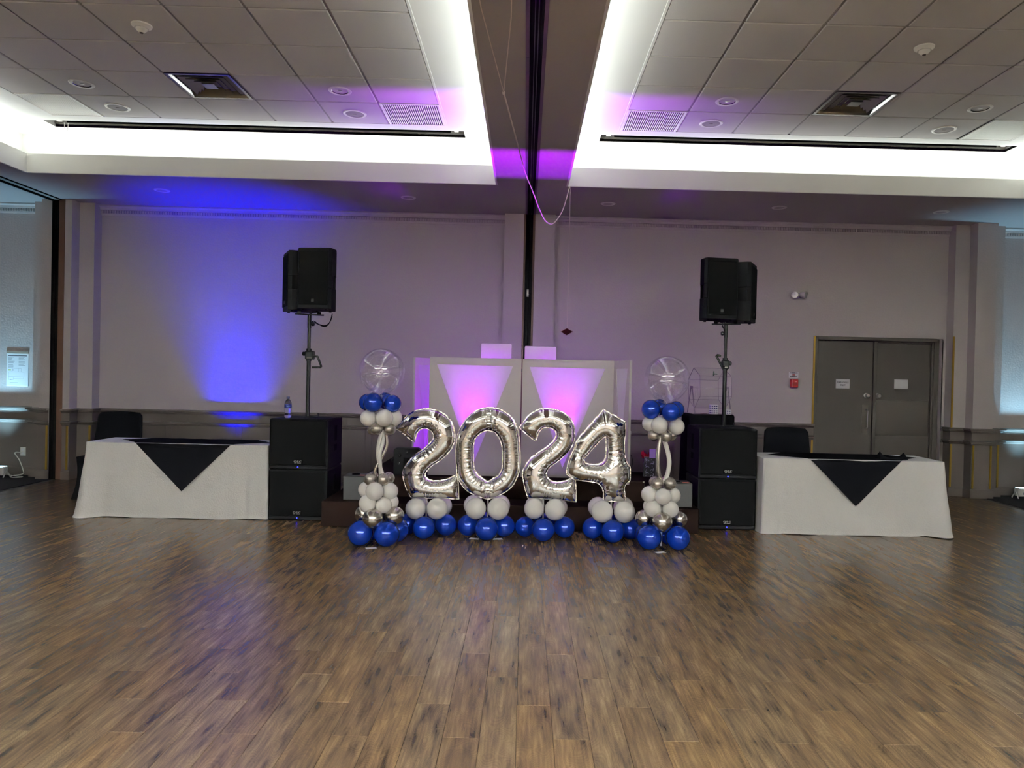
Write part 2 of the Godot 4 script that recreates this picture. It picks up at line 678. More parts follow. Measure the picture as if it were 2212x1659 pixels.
func build_floor() -> void:
	var fl := structure("floor", "grey-brown wood plank floor of the hall")
	var tex := wood_texture()
	var tones := []
	for k in 5:
		var m := mat([Color(1, 1, 1), Color(0.94, 0.92, 0.90), Color(1.0, 0.97, 0.92), Color(0.89, 0.87, 0.86), Color(0.97, 0.97, 0.97)][k], 0.27, 0.0, 0.5)
		m.albedo_texture = tex
		tones.append(m)
	var under := MB.new()
	under.span(Vector3(-10, -0.16, -10.3), Vector3(10, -0.006, 7.0))
	obj("subfloor", under, mat(Color(0.10, 0.08, 0.06), 0.9), fl)
	var rear := MB.new()
	rear.span(Vector3(-10, -0.0055, 3.0), Vector3(10, 0.0, 7.0))
	obj("floor_behind", rear, mat(Color(0.42, 0.34, 0.26), 0.3), fl)
	var PW := 0.1525
	var PL := 0.914
	var all := []
	for c in range(-40, 41):
		var x := -0.004 - PW * 0.5 + c * PW
		if x < -6.09 or x > 6.22:
			continue
		var first := -3.601 + PL / 3.0 * c
		var z := first - PL * 20.0
		while z < 3.0:
			var a := maxf(z, -9.935)
			var b := minf(z + PL, 3.0)
			if b - a > 0.03:
				var mid := Vector3(x, 0, (a + b) * 0.5)
				var seen := 0.0
				if b < -2.1:
					var px := 1136.0 + x / -mid.z * 1572.0
					if px > -160 and px < 2370:
						seen = (b - a) / pow(-mid.z, 3.0)
						if mid.z < -7.1 and x > -4.4 and x < 4.2:
							seen *= 0.02
				all.append([seen, x, a, b, z])
			z += PL
	all.sort_custom(func(p, q): return p[0] > q[0])
	var shapes := {}
	var rest := [MB.new(), MB.new(), MB.new(), MB.new(), MB.new()]
	for k in all.size():
		var p: Array = all[k]
		var variant := rng.randi_range(0, 63)
		var tone := rng.randi_range(0, 4)
		var whole: bool = p[3] - p[2] > PL - 0.001
		if k < 300:
			var key := variant if whole else -1 - k
			if not shapes.has(key):
				var mb := MB.new()
				plank_shape(mb, Vector3.ZERO, PW, p[3] - p[2], variant, (p[2] - p[4]) / PL, (p[3] - p[4]) / PL)
				shapes[key] = mb.mesh()
			var o := inst("plank", shapes[key], tones[tone], fl)
			o.position = Vector3(p[1], 0, (p[2] + p[3]) * 0.5)
		else:
			plank_shape(rest[tone], Vector3(p[1], 0, (p[2] + p[3]) * 0.5), PW, p[3] - p[2], variant, (p[2] - p[4]) / PL, (p[3] - p[4]) / PL)
	for k in 5:
		stuff(obj("further_planks", rest[k], tones[k], fl))
	# carpet of the side bays
	for s in [["floor_left", -10.0, -6.185], ["floor_right", 6.175, 10.0]]:
		var c := MB.new()
		c.span(Vector3(s[1], -0.005, -9.94), Vector3(s[2], 0.004, 3.0), 0.002)
		var o := obj(s[0], c, M.carpet)
		o.set_meta("kind", "structure")
		o.set_meta("label", "dark grey carpet of the side bay")


# ---------------------------------------------------------------- walls
func build_walls() -> void:
	var wb := structure("wall_back", "cream back wall with stepped pilasters and taupe wainscot")
	var left := [Vector2(-9.9, ZM), Vector2(-6.56, ZM), Vector2(-6.56, ZI), Vector2(-6.36, ZI), Vector2(-6.36, ZF), Vector2(-6.225, ZF)]
	var leftmid := [Vector2(-6.055, ZF), Vector2(-5.967, ZF), Vector2(-5.967, ZI), Vector2(-5.77, ZI), Vector2(-5.77, ZM), Vector2(-0.32, ZM), Vector2(-0.32, ZI), Vector2(-0.06, ZI)]
	var rightmid := [Vector2(0.088, ZI), Vector2(0.36, ZI), Vector2(0.36, ZM), Vector2(3.965, ZM)]
	var right := [Vector2(5.722, ZM), Vector2(5.77, ZM), Vector2(5.77, ZI), Vector2(5.965, ZI), Vector2(5.965, ZF), Vector2(6.235, ZF), Vector2(6.235, ZI), Vector2(6.44, ZI), Vector2(6.44, ZM), Vector2(9.9, ZM)]
	var runs := [left, leftmid, rightmid, right]
	# plaster faces above, painted boards below
	var plaster := MB.new()
	for r in runs:
		plaster.sweep(r, [Vector2(0, 0.0), Vector2(0, SOFFIT)])
	plaster.sweep([Vector2(3.965, ZM), Vector2(5.722, ZM)], [Vector2(0, 2.135), Vector2(0, SOFFIT)])
	# the body of the wall, open at the door
	plaster.span(Vector3(-10, 0, -10.26), Vector3(3.955, SOFFIT, ZM - 0.012))
	plaster.span(Vector3(5.735, 0, -10.26), Vector3(10, SOFFIT, ZM - 0.012))
	plaster.span(Vector3(3.955, 2.135, -10.26), Vector3(5.735, SOFFIT, ZM - 0.001))
	plaster.span(Vector3(5.722, 0.93, -10.05), Vector3(5.735, 2.135, ZM))
	for s in [[-6.225, -6.055], [-0.06, 0.088]]:
		plaster.span(Vector3(s[0], 0, ZM), Vector3(s[1], SOFFIT, ZI - 0.05))
	obj("plaster", plaster, M.wall, wb)
	var board := [Vector2(0.008, 0.0), Vector2(0.008, 0.735)]
	var base := [Vector2(0.024, 0.0), Vector2(0.024, 0.105), Vector2(0.012, 0.122), Vector2(0.0, 0.122)]
	var frieze := [Vector2(0.018, 0.735), Vector2(0.018, 0.905)]
	var cap := [Vector2(0.018, 0.872), Vector2(0.034, 0.884), Vector2(0.040, 0.900), Vector2(0.058, 0.908), Vector2(0.058, 0.926), Vector2(0.0, 0.930)]
	var low := [Vector2(0.008, 0.712), Vector2(0.030, 0.722), Vector2(0.036, 0.742), Vector2(0.052, 0.748), Vector2(0.052, 0.760), Vector2(0.018, 0.768)]
	for part in [["wainscot_board", board], ["frieze_board", frieze], ["cap_rail", cap], ["lower_rail", low], ["baseboard", base]]:
		for r in runs:
			var mb := MB.new()
			mb.sweep(r, part[1])
			obj(part[0], mb, M.taupe, wb)
	# stiles of the panelling
	for x in [-4.815, -3.87, -2.96, -2.115, -1.20, 1.10, 2.10, 3.05]:
		var w := 0.086
		var mb := MB.new()
		mb.span(Vector3(x - w * 0.5, 0.122, ZM + 0.006), Vector3(x + w * 0.5, 0.715, ZM + 0.020), 0.004)
		obj("stile", mb, M.taupe, wb)
	# brass corner strips
	for s in [[-6.462, ZI, 0.13, 0.705], [-6.25, ZF, 0.13, 0.705], [-5.985, ZF, 0.13, 0.705], [-5.79, ZI, 0.13, 0.705], [5.775, ZI, 0.13, 0.705], [6.065 - 0.085, ZF, 0.13, 0.705], [6.215, ZF, 0.13, 0.705], [6.42, ZI, 0.13, 0.705], [3.952, ZM, 0.93, 2.135], [3.952, ZM, 0.13, 0.705], [5.775, ZI, 0.93, 2.16]]:
		var mb := MB.new()
		mb.span(Vector3(s[0] - 0.013, s[2], s[1] + 0.002), Vector3(s[0] + 0.013, s[3], s[1] + 0.014), 0.002)
		obj("brass_strip", mb, M.brass, wb)
	# cornice with a dentil row, between the pilasters
	var corn := MB.new()
	var teeth := MB.new()
	for r in [[-9.9, -6.56], [-5.77, -0.32], [0.36, 5.77], [6.44, 9.9]]:
		corn.sweep([Vector2(r[0], ZM), Vector2(r[1], ZM)], [Vector2(0.0, 3.535), Vector2(0.012, 3.535), Vector2(0.018, 3.556), Vector2(0.018, 3.600), Vector2(0.045, 3.606), Vector2(0.052, 3.630), Vector2(0.078, 3.648), Vector2(0.078, 3.668)])
		var x: float = r[0] + 0.02
		while x < r[1] - 0.02:
			teeth.span(Vector3(x, 3.562, ZM + 0.015), Vector3(x + 0.020, 3.600, ZM + 0.040), 0.002)
			x += 0.034
	obj("cornice", corn, M.wall, wb)
	stuff(obj("dentils", teeth, M.wall, wb))
	# side and rear walls of the hall, behind and beside the camera
	for s in [["wall_left", Vector3(-10.2, 0, -10.26), Vector3(-9.9, SOFFIT, 7.2)], ["wall_right", Vector3(9.9, 0, -10.26), Vector3(10.2, SOFFIT, 7.2)], ["wall_front", Vector3(-10.2, 0, 7.0), Vector3(10.2, SOFFIT, 7.3)]]:
		var mb := MB.new()
		mb.span(s[1], s[2])
		var o := obj(s[0], mb, M.wall)
		o.set_meta("kind", "structure")
	# uprights that the folding partitions close against
	for s in [["trim_1", -6.225, -6.135, -6.055, "dark partition post with a brown wood edge at the left pilaster"], ["trim_2", -0.034, 0.060, 0.0, "dark partition channel with thin wood edges on the middle pilaster"]]:
		var t := structure(s[0], s[4])
		var zc := ZF + 0.004 if s[0] == "trim_1" else ZI + 0.012
		var a: float = s[1]
		var b: float = s[2]
		var ch := MB.new()
		ch.span(Vector3(a, 0.0, ZI - 0.05), Vector3(b, SOFFIT, zc - 0.012))
		ch.span(Vector3(a, 0.0, zc - 0.012), Vector3(a + 0.014, SOFFIT, zc), 0.002)
		ch.span(Vector3(b - 0.014, 0.0, zc - 0.012), Vector3(b, SOFFIT, zc), 0.002)
		ch.span(Vector3((a + b) * 0.5 - 0.006, 0.0, zc - 0.012), Vector3((a + b) * 0.5 + 0.006, SOFFIT, zc - 0.003), 0.002)
		obj("channel", ch, M.track, t)
		if s[0] == "trim_1":
			var e := MB.new()
			e.span(Vector3(b, 0.0, ZI - 0.05), Vector3(-6.055, SOFFIT, zc), 0.004)
			obj("wood_edge", e, M.wood_edge, t)
		else:
			for q in [[-0.060, -0.034], [0.060, 0.088]]:
				var e := MB.new()
				e.span(Vector3(q[0], 0.0, ZI - 0.05), Vector3(q[1], SOFFIT, zc), 0.003)
				obj("wood_edge", e, M.wood_edge, t)
			var l := MB.new()
			l.span(Vector3(-0.008, 2.555, zc - 0.01), Vector3(0.022, 2.655, zc + 0.012), 0.004)
			l.span(Vector3(0.0, 2.575, zc + 0.012), Vector3(0.026, 2.595, zc + 0.022), 0.003)
			obj("latch", l, M.brushed, t)


func build_door() -> void:
	var d := structure("door_1", "brown double door in the back wall")
	var zl := -10.06
	var fr := MB.new()
	fr.span(Vector3(3.966, 0, zl - 0.08), Vector3(4.010, 2.134, ZM - 0.004), 0.003)
	fr.span(Vector3(5.655, 0, zl - 0.08), Vector3(5.722, 2.134, zl + 0.045), 0.003)
	fr.span(Vector3(4.010, 2.088, zl - 0.08), Vector3(5.655, 2.134, ZM - 0.004), 0.003)
	fr.span(Vector3(4.826, 0, zl - 0.05), Vector3(4.872, 2.088, zl + 0.028), 0.003)
	fr.span(Vector3(5.630, 0, zl - 0.06), Vector3(5.655, 2.088, zl + 0.030), 0.002)
	fr.span(Vector3(4.872, 2.060, zl - 0.06), Vector3(5.630, 2.088, zl + 0.030), 0.002)
	obj("door_frame", fr, M.door, d)
	var back := MB.new()
	back.span(Vector3(3.9, 0, -10.26), Vector3(5.75, 2.14, -10.15))
	obj("backing", back, M.dark, d)
	for s in [[4.012, 4.824, 0.0], [4.874, 5.628, 1.0]]:
		var mb := MB.new()
		mb.span(Vector3(s[0], 0.012, zl - 0.045), Vector3(s[1], 2.058 if s[2] else 2.085, zl), 0.002)
		var leaf := obj("door_leaf", mb, M.door, d)
		var kx: float = 4.743 if s[2] == 0.0 else 4.900
		var k := MB.new()
		k.t = Transform3D(Basis(Vector3.RIGHT, PI / 2), Vector3(kx, 1.330, zl))
		k.lathe([Vector2(0, 0), Vector2(0.036, 0), Vector2(0.036, 0.006), Vector2(0.018, 0.010), Vector2(0.016, 0.030), Vector2(0.028, 0.040), Vector2(0.030, 0.056), Vector2(0.022, 0.066), Vector2(0.0, 0.068)], 20)
		obj("knob", k, M.steel, leaf)
		if s[2] == 0.0:
			var pl := MB.new()
			pl.span(Vector3(4.688, 0.80, zl), Vector3(4.772, 1.205, zl + 0.004), 0.001)
			obj("pull_plate", pl, M.brushed, leaf)
			var h := MB.new()
			h.tube([Vector3(4.745, 0.88, zl + 0.004), Vector3(4.745, 0.88, zl + 0.04), Vector3(4.745, 0.90, zl + 0.055), Vector3(4.745, 1.11, zl + 0.055), Vector3(4.745, 1.13, zl + 0.04), Vector3(4.745, 1.13, zl + 0.004)], 0.009, 10)
			obj("pull_handle", h, M.steel, leaf)
		else:
			var kp := MB.new()
			kp.span(Vector3(4.880, 0.785, zl), Vector3(5.612, 1.272, zl + 0.003), 0.001)
			obj("kick_plate", kp, M.brushed, leaf)


# ---------------------------------------------------------------- ceiling
func build_ceiling() -> void:
	var c := structure("ceiling", "dropped ceiling with two lit trays of square tiles")
	var trays := [[-5.89, -0.17, -5.68, -0.38, -8.54, -0.60], [0.225, 5.91, 0.435, 5.70, -8.54, -0.60], [-5.89, -0.17, -5.68, -0.38, 0.60, 6.20], [0.225, 5.91, 0.435, 5.70, 0.60, 6.20]]   # cove walls in x, lips in x, cove walls in z
	# underside slabs round the trays; where they pass a lip they carry the light ledge
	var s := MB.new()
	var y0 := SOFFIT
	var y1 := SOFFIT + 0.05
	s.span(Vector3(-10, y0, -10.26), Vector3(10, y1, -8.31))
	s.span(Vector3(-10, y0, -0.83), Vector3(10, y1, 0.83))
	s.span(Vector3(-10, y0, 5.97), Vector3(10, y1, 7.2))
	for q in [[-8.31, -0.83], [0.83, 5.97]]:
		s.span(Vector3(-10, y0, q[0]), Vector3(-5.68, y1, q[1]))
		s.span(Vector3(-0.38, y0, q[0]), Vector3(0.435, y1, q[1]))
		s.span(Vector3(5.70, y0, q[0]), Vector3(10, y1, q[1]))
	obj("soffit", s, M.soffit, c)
	for t in trays:
		var zb: float = t[4]
		var zf: float = t[5]
		var la := zb + 0.23
		var lb := zf - 0.23
		var lip := MB.new()
		lip.span(Vector3(t[2], y0 - 0.003, la - 0.016), Vector3(t[3], 3.88, la + 0.006), 0.003)
		lip.span(Vector3(t[2], y0 - 0.003, lb - 0.006), Vector3(t[3], 3.88, lb + 0.016), 0.003)
		lip.span(Vector3(t[2] - 0.016, y0 - 0.003, la), Vector3(t[2] + 0.006, 3.88, lb), 0.003)
		lip.span(Vector3(t[3] - 0.006, y0 - 0.003, la), Vector3(t[3] + 0.016, 3.88, lb), 0.003)
		obj("tray_lip", lip, M.tray, c)
		var cw := MB.new()
		cw.span(Vector3(t[0] - 0.05, y1, zb - 0.05), Vector3(t[1] + 0.05, CEIL + 0.1, zb))
		cw.span(Vector3(t[0] - 0.05, y1, zf), Vector3(t[1] + 0.05, CEIL + 0.1, zf + 0.05))
		cw.span(Vector3(t[0] - 0.05, y1, zb), Vector3(t[0], CEIL + 0.1, zf))
		cw.span(Vector3(t[1], y1, zb), Vector3(t[1] + 0.05, CEIL + 0.1, zf))
		obj("cove_wall", cw, M.tray, c)
		# the strips that light the cove
		var st := MB.new()
		for q in [[zb + 0.06, zb + 0.10], [zf - 0.10, zf - 0.06]]:
			st.span(Vector3(t[0] + 0.3, 3.78, q[0]), Vector3(t[1] - 0.3, 3.82, q[1]), 0.005)
		for q in [[t[0] + 0.065, t[0] + 0.105], [t[1] - 0.105, t[1] - 0.065]]:
			st.span(Vector3(q[0], 3.78, zb + 0.3), Vector3(q[1], 3.82, zf - 0.3), 0.005)
		obj("light_strip", st, glow(Color(0.97, 1.0, 0.92), 1.2), c)
		if zb > 0.0:
			# the rear trays, behind the camera: one plain field
			var pf := MB.new()
			pf.span(Vector3(t[0], CEIL, zb), Vector3(t[1], CEIL + 0.03, zf))
			obj("tray_field", pf, M.tile, c)
			continue
		# plain border between cove and tiles, with the slot for a projection screen
		var left: bool = t[0] < -1.0
		var tx0: float = -5.12 if left else 0.957
		var tx1: float = -0.907 if left else 5.215
		var slot: Array = [-5.32, -0.735] if left else [0.775, 5.40]
		var b := MB.new()
		b.span(Vector3(t[0], CEIL, zb), Vector3(t[1], CEIL + 0.03, -8.25))
		b.span(Vector3(t[0], CEIL, -8.25), Vector3(slot[0], CEIL + 0.03, -8.03))
		b.span(Vector3(slot[1], CEIL, -8.25), Vector3(t[1], CEIL + 0.03, -8.03))
		b.span(Vector3(t[0], CEIL, -8.03), Vector3(t[1], CEIL + 0.03, -7.873))
		b.span(Vector3(t[0], CEIL, -7.873), Vector3(tx0, CEIL + 0.03, -1.163))
		b.span(Vector3(tx1, CEIL, -7.873), Vector3(t[1], CEIL + 0.03, -1.163))
		b.span(Vector3(t[0], CEIL, -1.163), Vector3(t[1], CEIL + 0.03, zf))
		obj("tray_border", b, M.tray, c)
		var sl := MB.new()
		sl.span(Vector3(slot[0] - 0.01, CEIL + 0.001, -8.26), Vector3(slot[1] + 0.01, CEIL + 0.13, -8.25))
		sl.span(Vector3(slot[0] - 0.01, CEIL + 0.001, -8.03), Vector3(slot[1] + 0.01, CEIL + 0.13, -8.02))
		sl.span(Vector3(slot[0] - 0.01, CEIL + 0.001, -8.25), Vector3(slot[0], CEIL + 0.13, -8.03))
		sl.span(Vector3(slot[1], CEIL + 0.001, -8.25), Vector3(slot[1] + 0.01, CEIL + 0.13, -8.03))
		sl.span(Vector3(slot[0] - 0.01, CEIL + 0.12, -8.26), Vector3(slot[1] + 0.01, CEIL + 0.13, -8.02))
		obj("screen_slot", sl, M.grid, c)
		# bright angle round the tile field
		var an := MB.new()
		for q in [tx0, tx1]:
			an.span(Vector3(q - 0.012, CEIL - 0.004, -7.885), Vector3(q + 0.012, CEIL + 0.01, -1.15), 0.002)
		obj("edge_angle", an, M.tray, c)
		# tiles: edges at x0 + k * TILE, rows counted from z = -7.873 towards the camera
		var e0: float = -5.177 if left else 0.957
		var bars := MB.new()
		for k in range(1, 7):
			bars.span(Vector3(e0 + k * TILE - 0.012, CEIL + 0.009, -7.873), Vector3(e0 + k * TILE + 0.012, CEIL + 0.014, -1.163))
		for r in range(0, 12):
			bars.span(Vector3(tx0, CEIL + 0.009, -7.873 + r * TILE - 0.012), Vector3(tx1, CEIL + 0.012, -7.873 + r * TILE + 0.012))
		bars.span(Vector3(tx0 - 0.05, CEIL + 0.03, -7.9), Vector3(tx1 + 0.05, CEIL + 0.04, -1.14))
		obj("ceiling_grid", bars, M.grid, c)
		var far := MB.new()
		for r in 11:
			for k in 7:
				var xa := maxf(e0 + k * TILE, tx0) + 0.010
				var xb := minf(e0 + (k + 1) * TILE, tx1) - 0.010
				var za := -7.873 + r * TILE + 0.008
				var zc := za + TILE - 0.016
				var hole := ""
				if r == 1 and k == 3:
					continue          # air diffuser
				if r == 0 and (k == 0 or k == 6):
					continue          # return grilles
				var mb := far if r > 6 else MB.new()
				mb.span(Vector3(xa, CEIL - 0.001, za), Vector3(xb, CEIL + 0.014, zc), 0.006)
				if r <= 6:
					obj("ceiling_tile", mb, M.tile, c)
		stuff(obj("further_ceiling_tiles", far, M.tile, c))
	# roof slab over it all
	var roof := MB.new()
	roof.span(Vector3(-10.2, CEIL + 0.3, -10.3), Vector3(10.2, CEIL + 0.4, 7.3))
	obj("roof_slab", roof, M.grid, c)
	# track of the folding partition along the middle beam and over the left bay
	var tr := structure("trim_3", "dark partition track along the underside of the middle beam")
	var ch := MB.new()
	ch.span(Vector3(-0.020, SOFFIT - 0.012, ZI + 0.02), Vector3(-0.008, SOFFIT + 0.002, 3.3), 0.002)
	ch.span(Vector3(0.052, SOFFIT - 0.012, ZI + 0.02), Vector3(0.066, SOFFIT + 0.002, 3.3), 0.002)
	ch.span(Vector3(-0.022, SOFFIT - 0.003, ZI + 0.02), Vector3(0.068, SOFFIT + 0.002, 3.3))
	obj("track", ch, M.track, tr)
	for x in [0.012, 0.034]:
		var r := MB.new()
		r.span(Vector3(x - 0.003, SOFFIT - 0.009, ZI + 0.02), Vector3(x + 0.003, SOFFIT - 0.002, 3.3), 0.001)
		obj("guide_rail", r, M.rail_metal, tr)
	for x in [[-0.046, -0.020], [0.066, 0.092]]:
		var z := ZI + 0.02
		while z < 3.2:
			var r := MB.new()
			r.span(Vector3(x[0], SOFFIT - 0.010, z), Vector3(x[1], SOFFIT + 0.002, minf(z + 2.4, 3.3) - 0.003), 0.002)
			obj("edge_strip", r, M.track_edge, tr)
			z += 2.4
	var tl := structure("trim_4", "dark partition track on the ceiling above the left bay")
	var q := MB.new()
	q.span(Vector3(-6.215, SOFFIT - 0.030, ZF), Vector3(-6.190, SOFFIT + 0.002, 3.3), 0.003)
	q.span(Vector3(-6.120, SOFFIT - 0.012, ZF), Vector3(-6.100, SOFFIT + 0.002, 3.3), 0.003)
	obj("track", q, M.track, tl)
	var q2 := MB.new()
	q2.span(Vector3(-6.190, SOFFIT - 0.008, ZF), Vector3(-6.120, SOFFIT + 0.002, 3.3))
	obj("track_cover", q2, M.grid, tl)


func frustum(mb: MB, s0: float, y0: float, s1: float, y1: float) -> void:
	for k in 4:
		var b := Basis(Vector3.UP, k * PI / 2)
		var nn := b * Vector3(y0 - y1, s0 - s1 if s1 < s0 else s0 - s1, 0).normalized()
		nn = (b * Vector3(absf(y1 - y0), -absf(s1 - s0), 0)).normalized()
		mb.quad(b * Vector3(s0, y0, -s0), b * Vector3(s0, y0, s0), b * Vector3(s1, y1, s1), b * Vector3(s1, y1, -s1), nn)


func ceiling_fixtures() -> void:
	# square louvred air diffusers
	for s in [[-3.042, "polished square louvred air diffuser in the left ceiling tray"], [3.092, "polished square louvred air diffuser in the right ceiling tray"]]:
		var t := thing("air_diffuser", s[1], "air vent", Vector3(s[0], CEIL, -6.958), 0.0, "square air diffusers")
		var fr := MB.new()
		for k in 4:
			var b := Basis(Vector3.UP, k * PI / 2)
			fr.quad(b * Vector3(0.296, -0.004, -0.296), b * Vector3(0.296, -0.004, 0.296), b * Vector3(0.268, -0.004, 0.268), b * Vector3(0.268, -0.004, -0.268), Vector3.DOWN)
			fr.quad(b * Vector3(0.268, -0.004, -0.268), b * Vector3(0.268, -0.004, 0.268), b * Vector3(0.235, 0.055, 0.235), b * Vector3(0.235, 0.055, -0.235), b * Vector3(-0.87, -0.48, 0))
			fr.quad(b * Vector3(0.296, -0.004, -0.296), b * Vector3(0.296, -0.004, 0.296), b * Vector3(0.296, 0.006, 0.296), b * Vector3(0.296, 0.006, -0.296), b * Vector3(1, 0, 0))
		obj("frame", fr, M.mirror, t)
		var back := MB.new()
		back.span(Vector3(-0.29, 0.085, -0.29), Vector3(0.29, 0.09, 0.29))
		obj("plenum", back, M.dark, t)
		for r in [[0.215, 0.150], [0.160, 0.100], [0.108, 0.055]]:
			var lv := MB.new()
			for k in 4:
				var b := Basis(Vector3.UP, k * PI / 2)
				var o: float = r[0]
				var i: float = r[1]
				lv.quad(b * Vector3(o, 0.0, -o), b * Vector3(o, 0.0, o), b * Vector3(i, 0.050, i), b * Vector3(i, 0.050, -i), b * Vector3(-0.6, -0.8, 0))
				lv.quad(b * Vector3(o, 0.002, -o), b * Vector3(o, 0.002, o), b * Vector3(i, 0.053, i), b * Vector3(i, 0.053, -i), b * Vector3(0.6, 0.8, 0))
				lv.quad(b * Vector3(o, 0.0, -o), b * Vector3(o, 0.0, o), b * Vector3(o, 0.006, o), b * Vector3(o, 0.006, -o), b * Vector3(1, 0, 0))
			obj("louvre", lv, M.mirror, t)
		var core := MB.new()
		core.span(Vector3(-0.058, 0.0, -0.058), Vector3(0.058, 0.006, 0.058), 0.002)
		obj("core_plate", core, M.mirror, t)
	# return grilles: slatted ones by the beam, perforated ones in the outer corners
	for s in [[-1.212, true, "white slatted return air grille left of the middle beam"], [1.262, true, "white slatted return air grille right of the middle beam"], [-4.845, false, "white perforated return air panel in the far left tray corner"], [4.920, false, "white perforated return air panel in the far right tray corner"]]:
		var t := thing("return_grille", s[2], "air vent", Vector3(s[0], CEIL, -7.568), 0.0, "return air grilles")
		var w: float = 0.30 if s[1] else 0.275
		var fr := MB.new()
		fr.span(Vector3(-w, -0.006, -0.303), Vector3(w, 0.01, -0.283), 0.002)
		fr.span(Vector3(-w, -0.006, 0.283), Vector3(w, 0.01, 0.303), 0.002)
		fr.span(Vector3(-w, -0.006, -0.283), Vector3(-w + 0.02, 0.01, 0.283), 0.002)
		fr.span(Vector3(w - 0.02, -0.006, -0.283), Vector3(w, 0.01, 0.283), 0.002)
		obj("frame", fr, M.plastic, t)
		var back := MB.new()
		back.span(Vector3(-w + 0.01, 0.024, -0.29), Vector3(w - 0.01, 0.028, 0.29))
		obj("backing", back, M.black if s[1] else M.taupe, t)
		var sl := MB.new()
		if s[1]:
			for k in 28:
				var x := -w + 0.024 + k * (2 * w - 0.048) / 27.0
				sl.span(Vector3(x - 0.0045, -0.003, -0.283), Vector3(x + 0.0045, 0.018, 0.283))
			stuff(obj("slats", sl, M.plastic, t))
		else:
			for k in 27:
				var x := -w + 0.024 + k * (2 * w - 0.048) / 26.0
				sl.span(Vector3(x - 0.007, -0.002, -0.283), Vector3(x + 0.007, 0.003, 0.283))
			for k in 27:
				var z := -0.28 + k * 0.56 / 26.0
				sl.span(Vector3(-w + 0.02, 0.003, z - 0.007), Vector3(w - 0.02, 0.006, z + 0.007))
			stuff(obj("perforated_sheet", sl, M.plastic, t))
	# recessed downlights of the trays (off), ceiling speakers, smoke detectors
	var xs := [-4.257, -1.822, 1.872, 4.312]
	var where := ["at the far left, beside the left diffuser", "just left of the middle beam", "just right of the middle beam", "at the far right, beside the right diffuser"]
	for k in 4:
		var t := thing("recessed_downlight", "round recessed downlight with metal reflector, %s" % where[k], "downlight", Vector3(xs[k], CEIL, -6.972), 0.0, "recessed downlights in the tile trays")
		var rim := MB.new()
		rim.lathe([Vector2(0.078, 0.0), Vector2(0.082, -0.006), Vector2(0.102, -0.008), Vector2(0.110, -0.003), Vector2(0.110, 0.0)], 32)
		obj("trim_ring", rim, M.plastic, t)
		var refl := MB.new()
		for q in 32:
			var a0 := TAU * q / 32
			var a1 := TAU * (q + 1) / 32
			var d0 := Vector3(cos(a0), 0, sin(a0))
			var d1 := Vector3(cos(a1), 0, sin(a1))
			refl.quad(d0 * 0.079 + Vector3(0, -0.005, 0), d1 * 0.079 + Vector3(0, -0.005, 0), d1 * 0.05 + Vector3(0, 0.013, 0), d0 * 0.05 + Vector3(0, 0.013, 0), -d0 * 0.5 + Vector3(0, -0.86, 0))
		obj("reflector", refl, M.mirror, t)
		var lamp := MB.new()
		lamp.lathe([Vector2(0.0, -0.004), Vector2(0.03, 0.0), Vector2(0.051, 0.008)], 20)
		obj("lamp", lamp, M.steel, t)
		var sp := thing("ceiling_speaker", "round flush white ceiling speaker %s" % ["at the far left, in front of the screen slot", "left of the middle beam, beside the slatted grille", "right of the middle beam, beside the slatted grille", "at the far right, in front of the screen slot"][k], "ceiling speaker", Vector3(xs[k], CEIL, -7.575), 0.0, "flush ceiling speakers")
		var ring := MB.new()
		ring.lathe([Vector2(0.092, -0.001), Vector2(0.094, -0.008), Vector2(0.112, -0.010), Vector2(0.120, -0.003), Vector2(0.120, 0.0)], 36)
		obj("trim_ring", ring, M.plastic, sp)
		var gr := MB.new()
		gr.lathe([Vector2(0.0, -0.0062), Vector2(0.05, -0.0058), Vector2(0.093, -0.004)], 36)
		obj("grille", gr, mat(Color(0.60, 0.58, 0.57), 0.8), sp)
		var bd := MB.new()
		bd.span(Vector3(-0.018, -0.008, -0.004), Vector3(0.018, -0.005, 0.004), 0.001)
		obj("badge", bd, M.taupe, sp)
	for s in [[-3.052, "white dome smoke detector on the left tray ceiling"], [3.094, "white dome smoke detector on the right tray ceiling"]]:
		var t := thing("smoke_detector", s[1], "smoke detector", Vector3(s[0], CEIL - 0.001, -5.745), 0.0, "smoke detectors")
		var b := MB.new()
		b.lathe([Vector2(0.0, -0.030), Vector2(0.052, -0.028), Vector2(0.060, -0.020), Vector2(0.074, -0.012), Vector2(0.076, 0.0)], 28)
		obj("base", b, M.plastic, t)
		var d := MB.new()
		d.lathe([Vector2(0.0, -0.062), Vector2(0.022, -0.060), Vector2(0.030, -0.050), Vector2(0.040, -0.040), Vector2(0.042, -0.028)], 24)
		obj("sensor_head", d, M.plastic, t)
		var g := MB.new()
		g.lathe([Vector2(0.0, -0.066), Vector2(0.012, -0.065), Vector2(0.015, -0.060)], 16)
		obj("sensor_cap", g, M.taupe, t)
	# small downlights of the dropped ceiling in front of the back wall
	var sx := [[-4.49, -8.98], [-1.492, -9.03], [0.983, -9.08], [3.115, -9.05], [5.155, -9.07]]
	var sw := ["over the blue light patch at left", "left of the middle pilaster", "right of the middle pilaster", "between the emergency light and the beam", "above the double door"]
